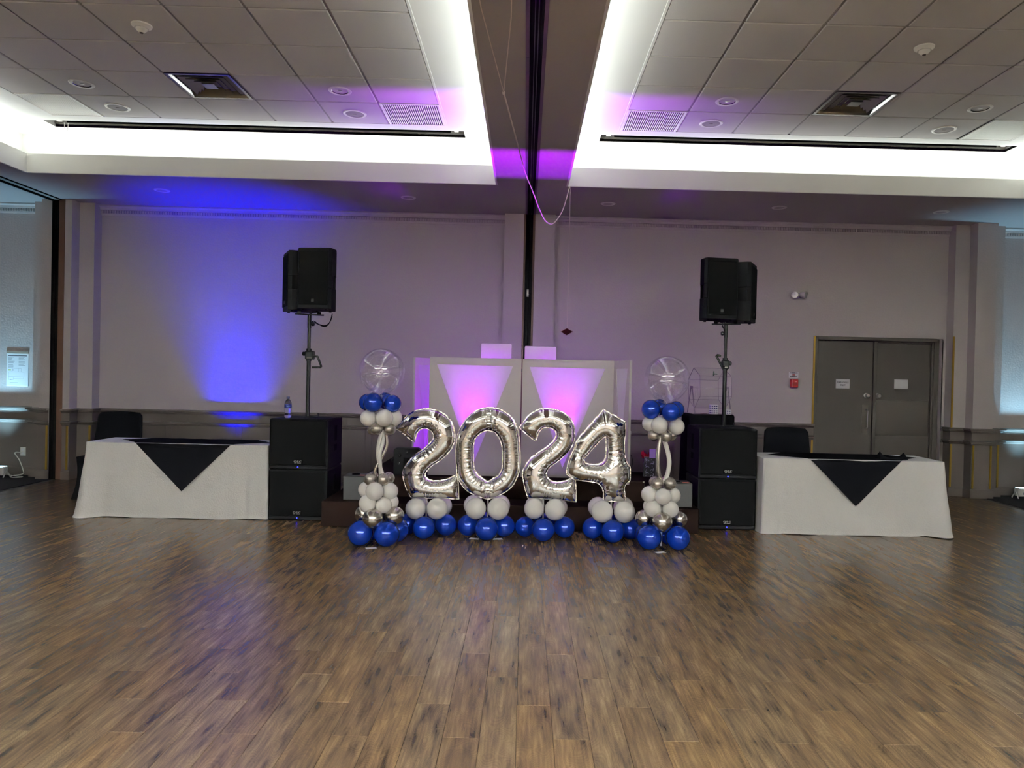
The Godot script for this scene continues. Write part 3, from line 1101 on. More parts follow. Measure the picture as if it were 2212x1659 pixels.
	for k in 5:
		var t := thing("soffit_downlight", "small flush round ceiling light %s" % sw[k], "downlight", Vector3(sx[k][0], SOFFIT, sx[k][1]), 0.0, "small downlights along the back wall")
		var ring := MB.new()
		ring.lathe([Vector2(0.062, -0.002), Vector2(0.066, -0.008), Vector2(0.088, -0.007), Vector2(0.094, 0.0)], 28)
		obj("trim_ring", ring, M.plastic, t)
		var l := MB.new()
		l.lathe([Vector2(0.0, -0.003), Vector2(0.064, -0.003)], 28)
		obj("lens", l, mat(Color(0.66, 0.63, 0.62), 0.5), t)
	# rolled up projection screens in their slots
	for s in [[-5.22, -0.80, "white roller projection screen rolled up in the left ceiling slot"], [0.84, 5.32, "white roller projection screen rolled up in the right ceiling slot"]]:
		var t := thing("projection_screen", s[2], "projection screen", Vector3((s[0] + s[1]) * 0.5, CEIL, -8.10), 0.0, "projection screens")
		var L: float = (s[1] - s[0]) * 0.5
		var roll := MB.new()
		roll.tube([Vector3(-L + 0.06, 0.062, 0), Vector3(L - 0.06, 0.062, 0)], 0.036, 14)
		obj("roller", roll, M.plastic, t)
		var bk := MB.new()
		bk.span(Vector3(-L + 0.09, 0.016, -0.046), Vector3(L - 0.09, 0.060, -0.036), 0.002)
		obj("black_drop", bk, M.dark, t)
		for x in [-L, L - 0.05]:
			var br := MB.new()
			br.span(Vector3(x, 0.02, -0.035), Vector3(x + 0.05, 0.115, 0.03), 0.004)
			obj("bracket", br, M.plastic, t)
		if s[0] < 0:
			var cd := MB.new()
			cd.tube([Vector3(-L + 0.05, 0.02, -0.06), Vector3(-L + 0.05, -0.05, -0.07), Vector3(-L + 0.06, -0.085, -0.07), Vector3(-L + 0.09, -0.06, -0.06), Vector3(-L + 0.10, 0.01, -0.05)], 0.003, 6)
			obj("cord", cd, M.plastic, t)


# ---------------------------------------------------------------- stage and booth
func build_stage() -> void:
	var t := thing("stage_platform", "low two-tier stage covered in dark brown carpet beneath the DJ booth", "stage")
	var lo := MB.new()
	lo.span(Vector3(-1.938, 0.0, -9.70), Vector3(1.718, 0.245, -7.03), 0.008)
	obj("lower_tier", lo, M.stage, t)
	var up := MB.new()
	up.span(Vector3(-1.632, 0.245, -9.55), Vector3(1.232, 0.45, -7.362), 0.008)
	obj("upper_tier", up, M.stage, t)
	var tip := MB.new()
	tip.span(Vector3(1.216, 0.440, -7.372), Vector3(1.234, 0.453, -7.358), 0.002)
	obj("corner_guard", tip, M.steel, t)


# one facade panel in its own x,y plane: frame bars, opaque cloth with a triangular window, glowing window cloth
func booth_panel(parent: Node3D, w: float, h: float, win: PackedVector2Array, at: Vector3, turn: float) -> void:
	var T := Transform3D(Basis(Vector3.UP, turn), at)
	var fr := MB.new()
	fr.t = T
	for s in [[0.0, 0.028], [w - 0.028, w]]:
		fr.span(Vector3(s[0], 0, -0.028), Vector3(s[1], h, -0.002), 0.003)
	fr.span(Vector3(0.028, h - 0.028, -0.028), Vector3(w - 0.028, h, -0.002), 0.003)
	fr.span(Vector3(0.028, 0, -0.028), Vector3(w - 0.028, 0.028, -0.002), 0.003)
	obj("panel_frame", fr, M.booth, parent)
	# cloth round the window: win = left top, right top, bottom apex
	var c := MB.new()
	c.t = T
	var P := func(q: Vector2) -> Vector3: return Vector3(q.x, q.y, 0.0)
	var n := Vector3(0, 0, 1)
	var a := win[0]
	var b := win[1]
	var d := win[2]
	c.quad(P.call(Vector2(0, h)), P.call(Vector2(w, h)), P.call(Vector2(w, b.y)), P.call(Vector2(0, a.y)), n)
	c.quad(P.call(Vector2(0, a.y)), P.call(a), P.call(d), P.call(Vector2(0, d.y)), n)
	c.quad(P.call(b), P.call(Vector2(w, b.y)), P.call(Vector2(w, d.y)), P.call(d), n)
	c.quad(P.call(Vector2(0, d.y)), P.call(Vector2(w, d.y)), P.call(Vector2(w, 0)), P.call(Vector2(0, 0)), n)
	# returns of the window, so that the cloth reads as a board 8 mm thick
	var depth := Vector3(0, 0, -0.008)
	for e in [[a, b], [b, d], [d, a]]:
		var p: Vector3 = P.call(e[0])
		var q: Vector3 = P.call(e[1])
		var mid: Vector2 = (a + b + d) / 3.0
		var inw: Vector2 = mid - (e[0] + e[1]) * 0.5
		var dir: Vector2 = (e[1] - e[0]).normalized()
		inw -= dir * inw.dot(dir)
		c.quad(p, q, q + depth, p + depth, Vector3(inw.x, inw.y, 0).normalized())
	obj("panel_cloth", c, M.panel, parent)
	var s := MB.new()
	s.t = T
	s.tri(P.call(a) + depth, P.call(b) + depth, P.call(d) + depth, n, n, n)
	obj("window_cloth", s, M.scrim, parent)


func build_booth() -> void:
	var t := thing("booth_facade", "white folding DJ booth facade with magenta lit triangular windows", "booth", Vector3(0, 0.452, 0))
	var h := 1.22
	var z := -7.53
	booth_panel(t, 0.945, h, PackedVector2Array([Vector2(0.073, 1.145), Vector2(0.859, 1.143), Vector2(0.467, 0.12)]), Vector3(-0.987, 0, z), 0.0)
	booth_panel(t, 0.947, h, PackedVector2Array([Vector2(0.073, 1.140), Vector2(0.857, 1.138), Vector2(0.436, 0.10)]), Vector3(-0.030, 0, z), 0.0)
	var la := atan2(0.42, 0.206)
	booth_panel(t, 0.468, h, PackedVector2Array([Vector2(0.06, 1.14), Vector2(0.40, 1.14), Vector2(0.23, 0.12)]), Vector3(-1.199, 0, z - 0.42), la)
	booth_panel(t, 0.430, h, PackedVector2Array([Vector2(0.05, 1.14), Vector2(0.38, 1.14), Vector2(0.21, 0.12)]), Vector3(0.920, 0, z - 0.003), -atan2(0.42, 0.098))
	# table with the laptops behind it
	var tb := thing("dj_table", "black DJ table behind the white booth facade, carrying two laptops", "table", Vector3(-0.03, 0.45, -8.17))
	var top := MB.new()
	top.span(Vector3(-0.80, 1.085, -0.26), Vector3(0.80, 1.125, 0.29), 0.004)
	obj("table_top", top, M.black, tb)
	for x in [-0.75, 0.75]:
		for q in [-0.22, 0.22]:
			var l := MB.new()
			l.tube([Vector3(x, 0, q), Vector3(x, 1.085, q)], 0.018, 10)
			obj("leg", l, M.black, tb)
	# laptops: lids open, seen from behind
	for s in [[-0.322, 0.332, 0.226, "open silver laptop on the left of the DJ table, its fruit logo unlit", false], [0.161, 0.345, 0.206, "open silver laptop on the right of the DJ table, its fruit logo glowing", true]]:
		var lp := thing("laptop", s[3], "laptop", Vector3(s[0], 1.575, -7.98))
		var w: float = s[1]
		var hh: float = s[2] + 0.028
		var base := MB.new()
		base.span(Vector3(-w * 0.5, 0.0, -0.22), Vector3(w * 0.5, 0.016, 0.0), 0.003)
		obj("base", base, M.laptop, lp)
		var poly := PackedVector2Array()
		var r := 0.012
		for q in [[w * 0.5 - r, r, -90], [w * 0.5 - r, hh - r, 0], [-w * 0.5 + r, hh - r, 90], [-w * 0.5 + r, r, 180]]:
			for k in 4:
				var a := deg_to_rad(q[2] + k * 30.0)
				poly.append(Vector2(q[0] + r * cos(a), q[1] + r * sin(a)))
		var lid := MB.new()
		lid.t = Transform3D(Basis(Vector3.RIGHT, 0.12), Vector3(0, 0.016, 0.0))
		lid.prism(poly, -0.006, 0.001, 0.001)
		obj("lid", lid, M.laptop, lp)
		var logo := MB.new()
		logo.t = Transform3D(Basis(Vector3.RIGHT, 0.12), Vector3(0, 0.016 + hh * 0.55 - 0.004, 0.0015))
		apple(logo, 0.021)
		obj("logo", logo, glow(Color(0.75, 0.92, 1.0), 1.0) if s[4] else mat(Color(0.90, 0.89, 0.93), 0.3), lp)
	# LED cans that throw the colour
	for s in [[Vector3(-0.53, 0.45, -7.84), "black LED uplight can on the stage behind the left booth panel", Color(0.9, 0.2, 1.0)], [Vector3(0.40, 0.45, -7.84), "black LED uplight can on the stage behind the right booth panel", Color(0.9, 0.2, 1.0)], [Vector3(-3.90, 0.0, -9.66), "black LED uplight can on the floor behind the left banquet table", Color(0.15, 0.12, 1.0)]]:
		var u := thing("uplight_can", s[1], "uplight", s[0], 0.0, "LED uplight cans")
		var b := MB.new()
		var hgt := 0.13 if s[0].y > 0.1 else 0.22
		b.lathe([Vector2(0.0, 0.0), Vector2(0.075, 0.0), Vector2(0.080, 0.01), Vector2(0.080, hgt - 0.01), Vector2(0.074, hgt), Vector2(0.066, hgt - 0.004)], 24)
		obj("body", b, M.black, u)
		var l := MB.new()
		l.lathe([Vector2(0.068, hgt - 0.006), Vector2(0.0, hgt - 0.003)], 24)
		obj("glowing_lens", l, glow(s[2], 1.5), u)


func apple(mb: MB, r: float) -> void:
	var body := PackedVector2Array()
	for k in 40:
		var a := TAU * k / 40.0
		var x := sin(a)
		var y := cos(a)
		var rad := 1.0 - 0.10 * pow(maxf(0.0, y), 6.0) * 1.6 + (0.05 * cos(2.0 * a))
		rad -= 0.16 * exp(-pow(x / 0.30, 2.0)) * (1.0 if y > 0 else 0.5)
		body.append(Vector2(x * rad * 0.96, y * rad) * r)
	var bite := PackedVector2Array()
	for k in 20:
		var a := TAU * k / 20.0
		bite.append(Vector2(1.22 + 0.52 * cos(a), 0.22 + 0.52 * sin(a)) * r)
	for p in Geometry2D.clip_polygons(body, bite):
		if p.size() > 10:
			mb.prism(p, 0.0, 0.0012)
	mb.prism(PackedVector2Array([Vector2(0.02, 0.98) * r, Vector2(0.06, 1.25) * r, Vector2(0.22, 1.50) * r, Vector2(0.44, 1.60) * r, Vector2(0.42, 1.35) * r, Vector2(0.26, 1.10) * r]), 0.0, 0.0012)


# ---------------------------------------------------------------- balloons
var balloon_shape: ArrayMesh
func balloon_mesh() -> ArrayMesh:
	if balloon_shape == null:
		var prof := [Vector2(0.0, -1.10), Vector2(0.035, -1.10), Vector2(0.045, -1.05)]
		for k in range(0, 25):
			var a := -PI / 2 + PI * k / 24.0
			var y := sin(a)
			var x := cos(a)
			if y < -0.2:
				x *= 1.0 - 0.13 * pow(-(y + 0.2) / 0.8, 1.5)
			if k > 0:
				prof.append(Vector2(maxf(x, 0.05 if k < 3 else 0.0), y * 0.995))
		balloon_shape = MB.new().lathe(prof, 36, 60.0).mesh()
	return balloon_shape


# centre, radius, and the axis of its cluster: the neck points to the axis
func balloon(parent: Node3D, kind: String, c: Vector3, r: float, axis: Vector3) -> void:
	var o := inst(kind + "_balloon", balloon_mesh(), M[kind], parent)
	var out := (c - axis)
	out.y *= 0.5
	out = out.normalized() if out.length() > 0.01 else Vector3.UP
	var q := Quaternion(Vector3.UP, out)
	o.transform = Transform3D(Basis(q).scaled(Vector3.ONE * r), c)


func build_columns() -> void:
	var left := [["blue", -1.391, 0.108, -6.286, 0.112], ["blue", -1.164, 0.108, -6.272, 0.112], ["blue", -1.105, 0.112, -6.420, 0.110], ["blue", -1.347, 0.112, -6.477, 0.111],
		["chrome", -1.280, 0.243, -6.249, 0.089], ["chrome", -1.378, 0.259, -6.382, 0.087], ["chrome", -1.113, 0.253, -6.339, 0.086], ["chrome", -1.239, 0.263, -6.457, 0.082],
		["white", -1.334, 0.368, -6.288, 0.076], ["white", -1.201, 0.353, -6.306, 0.071], ["white", -1.153, 0.369, -6.377, 0.069], ["white", -1.311, 0.371, -6.438, 0.070],
		["white", -1.271, 0.476, -6.263, 0.078], ["white", -1.366, 0.470, -6.378, 0.073], ["white", -1.157, 0.468, -6.342, 0.073], ["white", -1.249, 0.478, -6.444, 0.070],
		["silver", -1.320, 0.574, -6.307, 0.057], ["silver", -1.211, 0.571, -6.326, 0.056], ["silver", -1.177, 0.576, -6.374, 0.055], ["silver", -1.316, 0.581, -6.402, 0.049],
		["silver", -1.272, 1.013, -6.294, 0.053], ["silver", -1.171, 1.008, -6.346, 0.056], ["silver", -1.327, 1.001, -6.392, 0.051], ["silver", -1.218, 1.015, -6.393, 0.051],
		["white", -1.348, 1.102, -6.311, 0.072], ["white", -1.207, 1.108, -6.291, 0.076], ["white", -1.140, 1.105, -6.378, 0.073], ["white", -1.300, 1.112, -6.448, 0.074],
		["blue", -1.301, 1.240, -6.259, 0.084], ["blue", -1.150, 1.229, -6.340, 0.079], ["blue", -1.374, 1.236, -6.378, 0.074], ["blue", -1.232, 1.249, -6.443, 0.074]]
	var right := [["blue", 1.118, 0.108, -6.346, 0.111], ["blue", 1.370, 0.107, -6.350, 0.110], ["blue", 1.107, 0.105, -6.470, 0.100], ["blue", 1.327, 0.106, -6.512, 0.103],
		["chrome", 1.221, 0.252, -6.311, 0.088], ["chrome", 1.082, 0.256, -6.439, 0.078], ["chrome", 1.397, 0.258, -6.438, 0.072], ["chrome", 1.256, 0.270, -6.511, 0.074],
		["white", 1.152, 0.357, -6.379, 0.075], ["white", 1.299, 0.357, -6.355, 0.073], ["white", 1.137, 0.369, -6.436, 0.066], ["white", 1.291, 0.367, -6.488, 0.070],
		["white", 1.226, 0.471, -6.330, 0.072], ["white", 1.120, 0.477, -6.401, 0.075], ["white", 1.332, 0.467, -6.438, 0.072], ["white", 1.225, 0.478, -6.507, 0.070],
		["silver", 1.179, 0.576, -6.380, 0.056], ["silver", 1.294, 0.581, -6.379, 0.057], ["silver", 1.168, 0.584, -6.433, 0.051], ["silver", 1.281, 0.590, -6.463, 0.049],
		["silver", 1.144, 1.000, -6.407, 0.052], ["silver", 1.248, 0.999, -6.354, 0.053], ["silver", 1.306, 0.998, -6.432, 0.049], ["silver", 1.197, 1.005, -6.468, 0.049],
		["white", 1.182, 1.093, -6.347, 0.073], ["white", 1.115, 1.100, -6.437, 0.070], ["white", 1.342, 1.081, -6.402, 0.073], ["white", 1.267, 1.103, -6.502, 0.070],
		["blue", 1.116, 1.227, -6.398, 0.087], ["blue", 1.275, 1.211, -6.324, 0.082], ["blue", 1.342, 1.228, -6.439, 0.076], ["blue", 1.207, 1.243, -6.508, 0.074]]
	var strands_left := [["white", [Vector3(-1.229, 1.00, -6.33), Vector3(-1.253, 0.90, -6.32), Vector3(-1.262, 0.81, -6.325), Vector3(-1.254, 0.713, -6.34), Vector3(-1.213, 0.585, -6.34)], 0.017], ["silver", [Vector3(-1.212, 1.00, -6.37), Vector3(-1.195, 0.892, -6.365), Vector3(-1.205, 0.83, -6.36), Vector3(-1.240, 0.750, -6.345), Vector3(-1.285, 0.655, -6.33), Vector3(-1.276, 0.585, -6.34)], 0.014], ["white", [Vector3(-1.235, 1.00, -6.37), Vector3(-1.225, 0.89, -6.34), Vector3(-1.243, 0.80, -6.31), Vector3(-1.238, 0.70, -6.31), Vector3(-1.240, 0.585, -6.35)], 0.016]]
	var strands_right := [["silver", [Vector3(1.210, 1.00, -6.40), Vector3(1.190, 0.89, -6.385), Vector3(1.183, 0.77, -6.375), Vector3(1.194, 0.67, -6.385), Vector3(1.226, 0.585, -6.40)], 0.019], ["white", [Vector3(1.221, 1.00, -6.39), Vector3(1.260, 0.88, -6.37), Vector3(1.280, 0.775, -6.365), Vector3(1.272, 0.677, -6.375), Vector3(1.248, 0.585, -6.40)], 0.020]]
	for s in [[left, Vector3(-1.272, 0, -6.36), strands_left, Vector3(-1.250, 1.512, -6.36), 0.198, "balloon column at the left end of the digits, clear glitter ball on top"], [right, Vector3(1.236, 0, -6.42), strands_right, Vector3(1.253, 1.502, -6.42), 0.203, "balloon column at the right end of the digits, clear glitter ball on top"]]:
		var ax: Vector3 = s[1]
		var t := thing("balloon_column", s[5], "balloon column", ax, 0.0, "balloon columns")
		for b in s[0]:
			var c := Vector3(b[1], b[2], b[3])
			balloon(t, b[0], c - ax, b[4], Vector3(0, c.y, 0))
		var pole := MB.new()
		pole.tube([Vector3(0, 0.02, 0), Vector3(0, 0.60, 0)], 0.008, 8)
		obj("pole", pole, M.plastic, t)
		for st in s[2]:
			var path := []
			var cv := Curve3D.new()
			cv.bake_interval = 0.02
			var pts: Array = st[1]
			for k in pts.size():
				var tan_: Vector3 = (pts[mini(k + 1, pts.size() - 1)] - pts[maxi(k - 1, 0)]) / 6.0
				cv.add_point(pts[k] - ax, -tan_, tan_)
			for p in cv.get_baked_points():
				path.append(p)
			var mb := MB.new()
			mb.tube(path, float(st[2]), 14)
			obj("twisted_balloon", mb, M[st[0]], t)
		# the clear ball with its glitter
		var cc: Vector3 = s[3] - ax
		var R: float = s[4]
		var prof := []
		for k in range(0, 41):
			var a := -PI / 2 + PI * k / 40.0
			var y := sin(a)
			var x := cos(a)
			if y < -0.45:
				y = -0.45 - (-(y + 0.45)) * 1.16
				x *= 1.0 - 0.08 * clampf((-y - 0.45) / 0.6, 0, 1)
			prof.append(Vector2(maxf(x, 0.03 if k < 2 else 0.0) * R, y * R))
		prof[0] = Vector2(0.012, prof[0].y - 0.02)
		var ball := MB.new()
		ball.t = Transform3D(Basis(), cc)
		ball.lathe(prof, 64, 70.0)
		var shell := obj("clear_balloon", ball, M.clear, t)
		var flake := MB.new()
		flake.quad(Vector3(-0.5, 0, -0.5), Vector3(0.5, 0, -0.5), Vector3(0.5, 0, 0.5), Vector3(-0.5, 0, 0.5), Vector3.UP)
		var mm := MultiMesh.new()
		mm.transform_format = MultiMesh.TRANSFORM_3D
		mm.mesh = flake.mesh()
		mm.instance_count = 5200
		for k in 5200:
			var u := rng.randf_range(-1.0, 1.0)
			var ph := rng.randf() * TAU
			if rng.randf() < 0.25:
				u = rng.randf_range(-1.0, -0.6)
			var d := Vector3(sqrt(1 - u * u) * cos(ph), u, sqrt(1 - u * u) * sin(ph))
			var p := d * R * 0.99
			if u < -0.45:
				p.y = (-0.45 - (-(u + 0.45)) * 1.16) * R * 0.99
				p.x *= 0.93; p.z *= 0.93
			var b := Basis(Quaternion(Vector3.UP, (d + Vector3(rng.randf_range(-0.5, 0.5), rng.randf_range(-0.5, 0.5), rng.randf_range(-0.5, 0.5))).normalized()))
			mm.set_instance_transform(k, Transform3D(b.scaled(Vector3.ONE * rng.randf_range(0.0012, 0.0028)), cc + p))
		var gm := MultiMeshInstance3D.new()
		gm.name = "glitter"
		gm.multimesh = mm
		gm.material_override = M.glitter
		shell.add_child(gm, true)
		stuff(gm)
	# white card tags that peep out under the columns and digits
	for s in [[Vector3(-1.28, 0.003, -6.20), 0.4, "white card tag on the floor under the left balloon column"], [Vector3(1.20, 0.003, -6.25), 0.4, "white card tag on the floor under the right balloon column"], [Vector3(-0.43, 0.003, -6.63), -0.3, "white card tag on the floor left of the digit zero's blue balloon"], [Vector3(-0.22, 0.003, -6.64), 0.2, "white card tag on the floor right of the digit zero's blue balloon"]]:
		var mb := MB.new()
		mb.box(Vector3.ZERO, Vector3(0.09, 0.002, 0.05), 0.0005)
		var o := obj("card_tag", mb, M.paper)
		o.position = s[0]
		o.rotation.y = s[1]
		tag(o, s[2], "tag", "card tags under the balloons")


func outline(flat: Array) -> PackedVector2Array:
	var p := PackedVector2Array()
	for k in range(0, flat.size(), 2):
		p.append(Vector2(flat[k], flat[k + 1]) * 0.001)
	# round it out, keeping the sharp tips
	var m := p.size()
	var sharp := []
	for k in m:
		var a := (p[k] - p[(k + m - 1) % m]).normalized()
		var b := (p[(k + 1) % m] - p[k]).normalized()
		sharp.append(absf(a.angle_to(b)) > 0.95)
	var out := PackedVector2Array()
	for k in m:
		var p1 := p[k]
		var p2 := p[(k + 1) % m]
		var p0 := p[(k + m - 1) % m] if not sharp[k] else p1 * 2.0 - p2
		var p3 := p[(k + 2) % m] if not sharp[(k + 1) % m] else p2 * 2.0 - p1
		for q in 4:
			out.append(p1.cubic_interpolate(p2, p0, p3, q / 4.0))
	return out


# an inflated foil shape: height = root of the solution of a Poisson equation inside the outline, puckered along the seam
func foil_mesh(rim: PackedVector2Array, hole: PackedVector2Array, tab := false) -> ArrayMesh:
	var st := 0.0075
	var lo := rim[0]
	var hi := rim[0]
	for p in rim:
		lo = lo.min(p); hi = hi.max(p)
	lo -= Vector2(2, 2) * st
	hi += Vector2(2, 2) * st
	var nx := int((hi.x - lo.x) / st) + 1
	var ny := int((hi.y - lo.y) / st) + 1
	var inside := PackedByteArray()
	inside.resize(nx * ny)
	var ids := PackedInt32Array()
	for j in ny:
		for i in nx:
			var p := lo + Vector2(i, j) * st
			if Geometry2D.is_point_in_polygon(p, rim) and (hole.is_empty() or not Geometry2D.is_point_in_polygon(p, hole)):
				inside[j * nx + i] = 1
				ids.append(j * nx + i)
	# seam segments with their arc length and how concave they are
	var sa := PackedVector2Array()
	var sb := PackedVector2Array()
	var ss := PackedFloat32Array()
	var sc := PackedFloat32Array()
	var s_now := 0.0
	for poly in [rim, hole]:
		var m: int = poly.size()
		for k in m:
			var a: Vector2 = poly[k]
			var b: Vector2 = poly[(k + 1) % m]
			sa.append(a); sb.append(b); ss.append(s_now)
			s_now += a.distance_to(b)
			var mid: Vector2 = (poly[(k + m - 4) % m] + poly[(k + 5) % m]) * 0.5
			var inner: bool = Geometry2D.is_point_in_polygon(mid, rim) and (hole.is_empty() or not Geometry2D.is_point_in_polygon(mid, hole))
			sc.append(0.25 if inner else 1.0)
	# distances near the seam, both sides
	var dist := PackedFloat32Array()
	dist.resize(nx * ny)
	dist.fill(1.0)
	var along := PackedFloat32Array()
	along.resize(nx * ny)
	var conc := PackedFloat32Array()
	conc.resize(nx * ny)
	var reach := 0.075
	for k in sa.size():
		var a := sa[k]
		var b := sb[k]
		var i0 := maxi(0, int((minf(a.x, b.x) - reach - lo.x) / st))
		var i1 := mini(nx - 1, int((maxf(a.x, b.x) + reach - lo.x) / st) + 1)
		var j0 := maxi(0, int((minf(a.y, b.y) - reach - lo.y) / st))
		var j1 := mini(ny - 1, int((maxf(a.y, b.y) + reach - lo.y) / st) + 1)
		var ab := b - a
		var inv := 1.0 / maxf(ab.length_squared(), 1e-12)
		var ln := ab.length()
		for j in range(j0, j1 + 1):
			for i in range(i0, i1 + 1):
				var p := lo + Vector2(i, j) * st - a
				var u := clampf(p.dot(ab) * inv, 0.0, 1.0)
				var d := (p - ab * u).length()
				var q := j * nx + i
				if d < dist[q]:
					dist[q] = d
					along[q] = ss[k] + ln * u
					conc[q] = sc[k]
	# Poisson by successive over-relaxation
	var u := PackedFloat32Array()
	u.resize(nx * ny)
	var src := st * st
	for it in 170:
		for q in ids:
			u[q] += 1.86 * (0.25 * (u[q - 1] + u[q + 1] + u[q - nx] + u[q + nx] + src) - u[q])
	var hgt := PackedFloat32Array()
	hgt.resize(nx * ny)
	for q in ids:
		var h := sqrt(maxf(u[q], 0.0)) * 1.16
		var d := dist[q]
		if d < reach:
			var s := along[q]
			var w := sin(s * 215.0 + 2.2 * sin(s * 31.0)) * 0.6 + sin(s * 390.0 + 1.5 * sin(s * 47.0)) * 0.4
			var fade := exp(-d / (0.020 if conc[q] < 0.5 else 0.034)) * smoothstep(0.0, 0.006, d)
			h *= 1.0 + w * fade * 0.20 * conc[q]
		if tab:      # the gathered tabs in the middle of the zero's top and bottom
			var px := lo.x + (q % nx) * st
			var py := lo.y + (q / nx) * st
			if absf(px - 0.016) < 0.12 and (py > 0.93 or py < 0.57):
				var dx := px - 0.016
				h *= 1.0 - 0.42 * exp(-pow(dx / 0.016, 2.0)) - 0.10 * exp(-pow((absf(dx) - 0.045) / 0.012, 2.0))
				h *= 1.0 + 0.07 * sin(py * 230.0) * exp(-pow(dx / 0.030, 2.0))
		hgt[q] = h
	# skin: cells cut along the seam
	var verts := PackedVector3Array()
	var front := {}
	var edge := {}
	var tris := PackedInt32Array()
	var vert_of := func(q: int, side: int) -> int:
		var key := q * 2 + (1 if side > 0 else 0)
		if not front.has(key):
			front[key] = verts.size()
			verts.append(Vector3(lo.x + (q % nx) * st, lo.y + (q / nx) * st, hgt[q] * side))
		return front[key]
	var cut := func(a: int, b: int) -> int:
		var key := mini(a, b) * 4 + (0 if absi(a - b) == 1 else 1)
		if not edge.has(key):
			var f := dist[a] / maxf(dist[a] + dist[b], 1e-6)
			var pa := lo + Vector2(a % nx, a / nx) * st
			var pb := lo + Vector2(b % nx, b / nx) * st
			var p := pa.lerp(pb, clampf(f, 0.02, 0.98))
			edge[key] = verts.size()
			verts.append(Vector3(p.x, p.y, 0))
		return edge[key]
	for side in [1, -1]:
		for j in ny - 1:
			for i in nx - 1:
				var q := [j * nx + i, j * nx + i + 1, (j + 1) * nx + i + 1, (j + 1) * nx + i]
				var n_in: int = inside[q[0]] + inside[q[1]] + inside[q[2]] + inside[q[3]]
				if n_in == 0:
					continue
				var loop := []
				for k in 4:
					var a: int = q[k]
					var b: int = q[(k + 1) % 4]
					if inside[a]:
						loop.append(vert_of.call(a, side))
					if inside[a] != inside[b]:
						loop.append(cut.call(a, b))
				for k in range(1, loop.size() - 1):
					if side > 0:
						tris.append(loop[0]); tris.append(loop[k + 1]); tris.append(loop[k])
					else:
						tris.append(loop[0]); tris.append(loop[k]); tris.append(loop[k + 1])
	var norms := PackedVector3Array()
	norms.resize(verts.size())
	for k in range(0, tris.size(), 3):
		var a := verts[tris[k]]
		var f := (verts[tris[k + 2]] - a).cross(verts[tris[k + 1]] - a)
		norms[tris[k]] += f; norms[tris[k + 1]] += f; norms[tris[k + 2]] += f
	for k in norms.size():
		norms[k] = norms[k].normalized()
	var arr := []
	arr.resize(Mesh.ARRAY_MAX)
	arr[Mesh.ARRAY_VERTEX] = verts
	arr[Mesh.ARRAY_NORMAL] = norms
	arr[Mesh.ARRAY_INDEX] = tris
	var am := ArrayMesh.new()
	am.add_surface_from_arrays(Mesh.PRIMITIVE_TRIANGLES, arr)
	return am


# the flat ruffled seam allowance round a foil shape
func seam_mesh(poly: PackedVector2Array, outward: float) -> MB:
	var mb := MB.new()
	var m := poly.size()
	var rows := [PackedVector3Array(), PackedVector3Array()]
	var s := 0.0
	for k in m + 1:
		var p := poly[k % m]
		var d := (poly[(k + 1) % m] - poly[(k + m - 1) % m]).normalized()
		var n := Vector2(d.y, -d.x) * (1.0 if not Geometry2D.is_polygon_clockwise(poly) else -1.0) * outward
		rows[0].append(Vector3(p.x - n.x * 0.004, p.y - n.y * 0.004, 0))
		var wob := sin(s * 260.0) * 0.0035 + sin(s * 91.0) * 0.002
		rows[1].append(Vector3(p.x + n.x * 0.0075, p.y + n.y * 0.0075, wob))
		s += p.distance_to(poly[(k + 1) % m])
	mb.grid(rows, false, null, Vector3(0, 0, 1))
	return mb


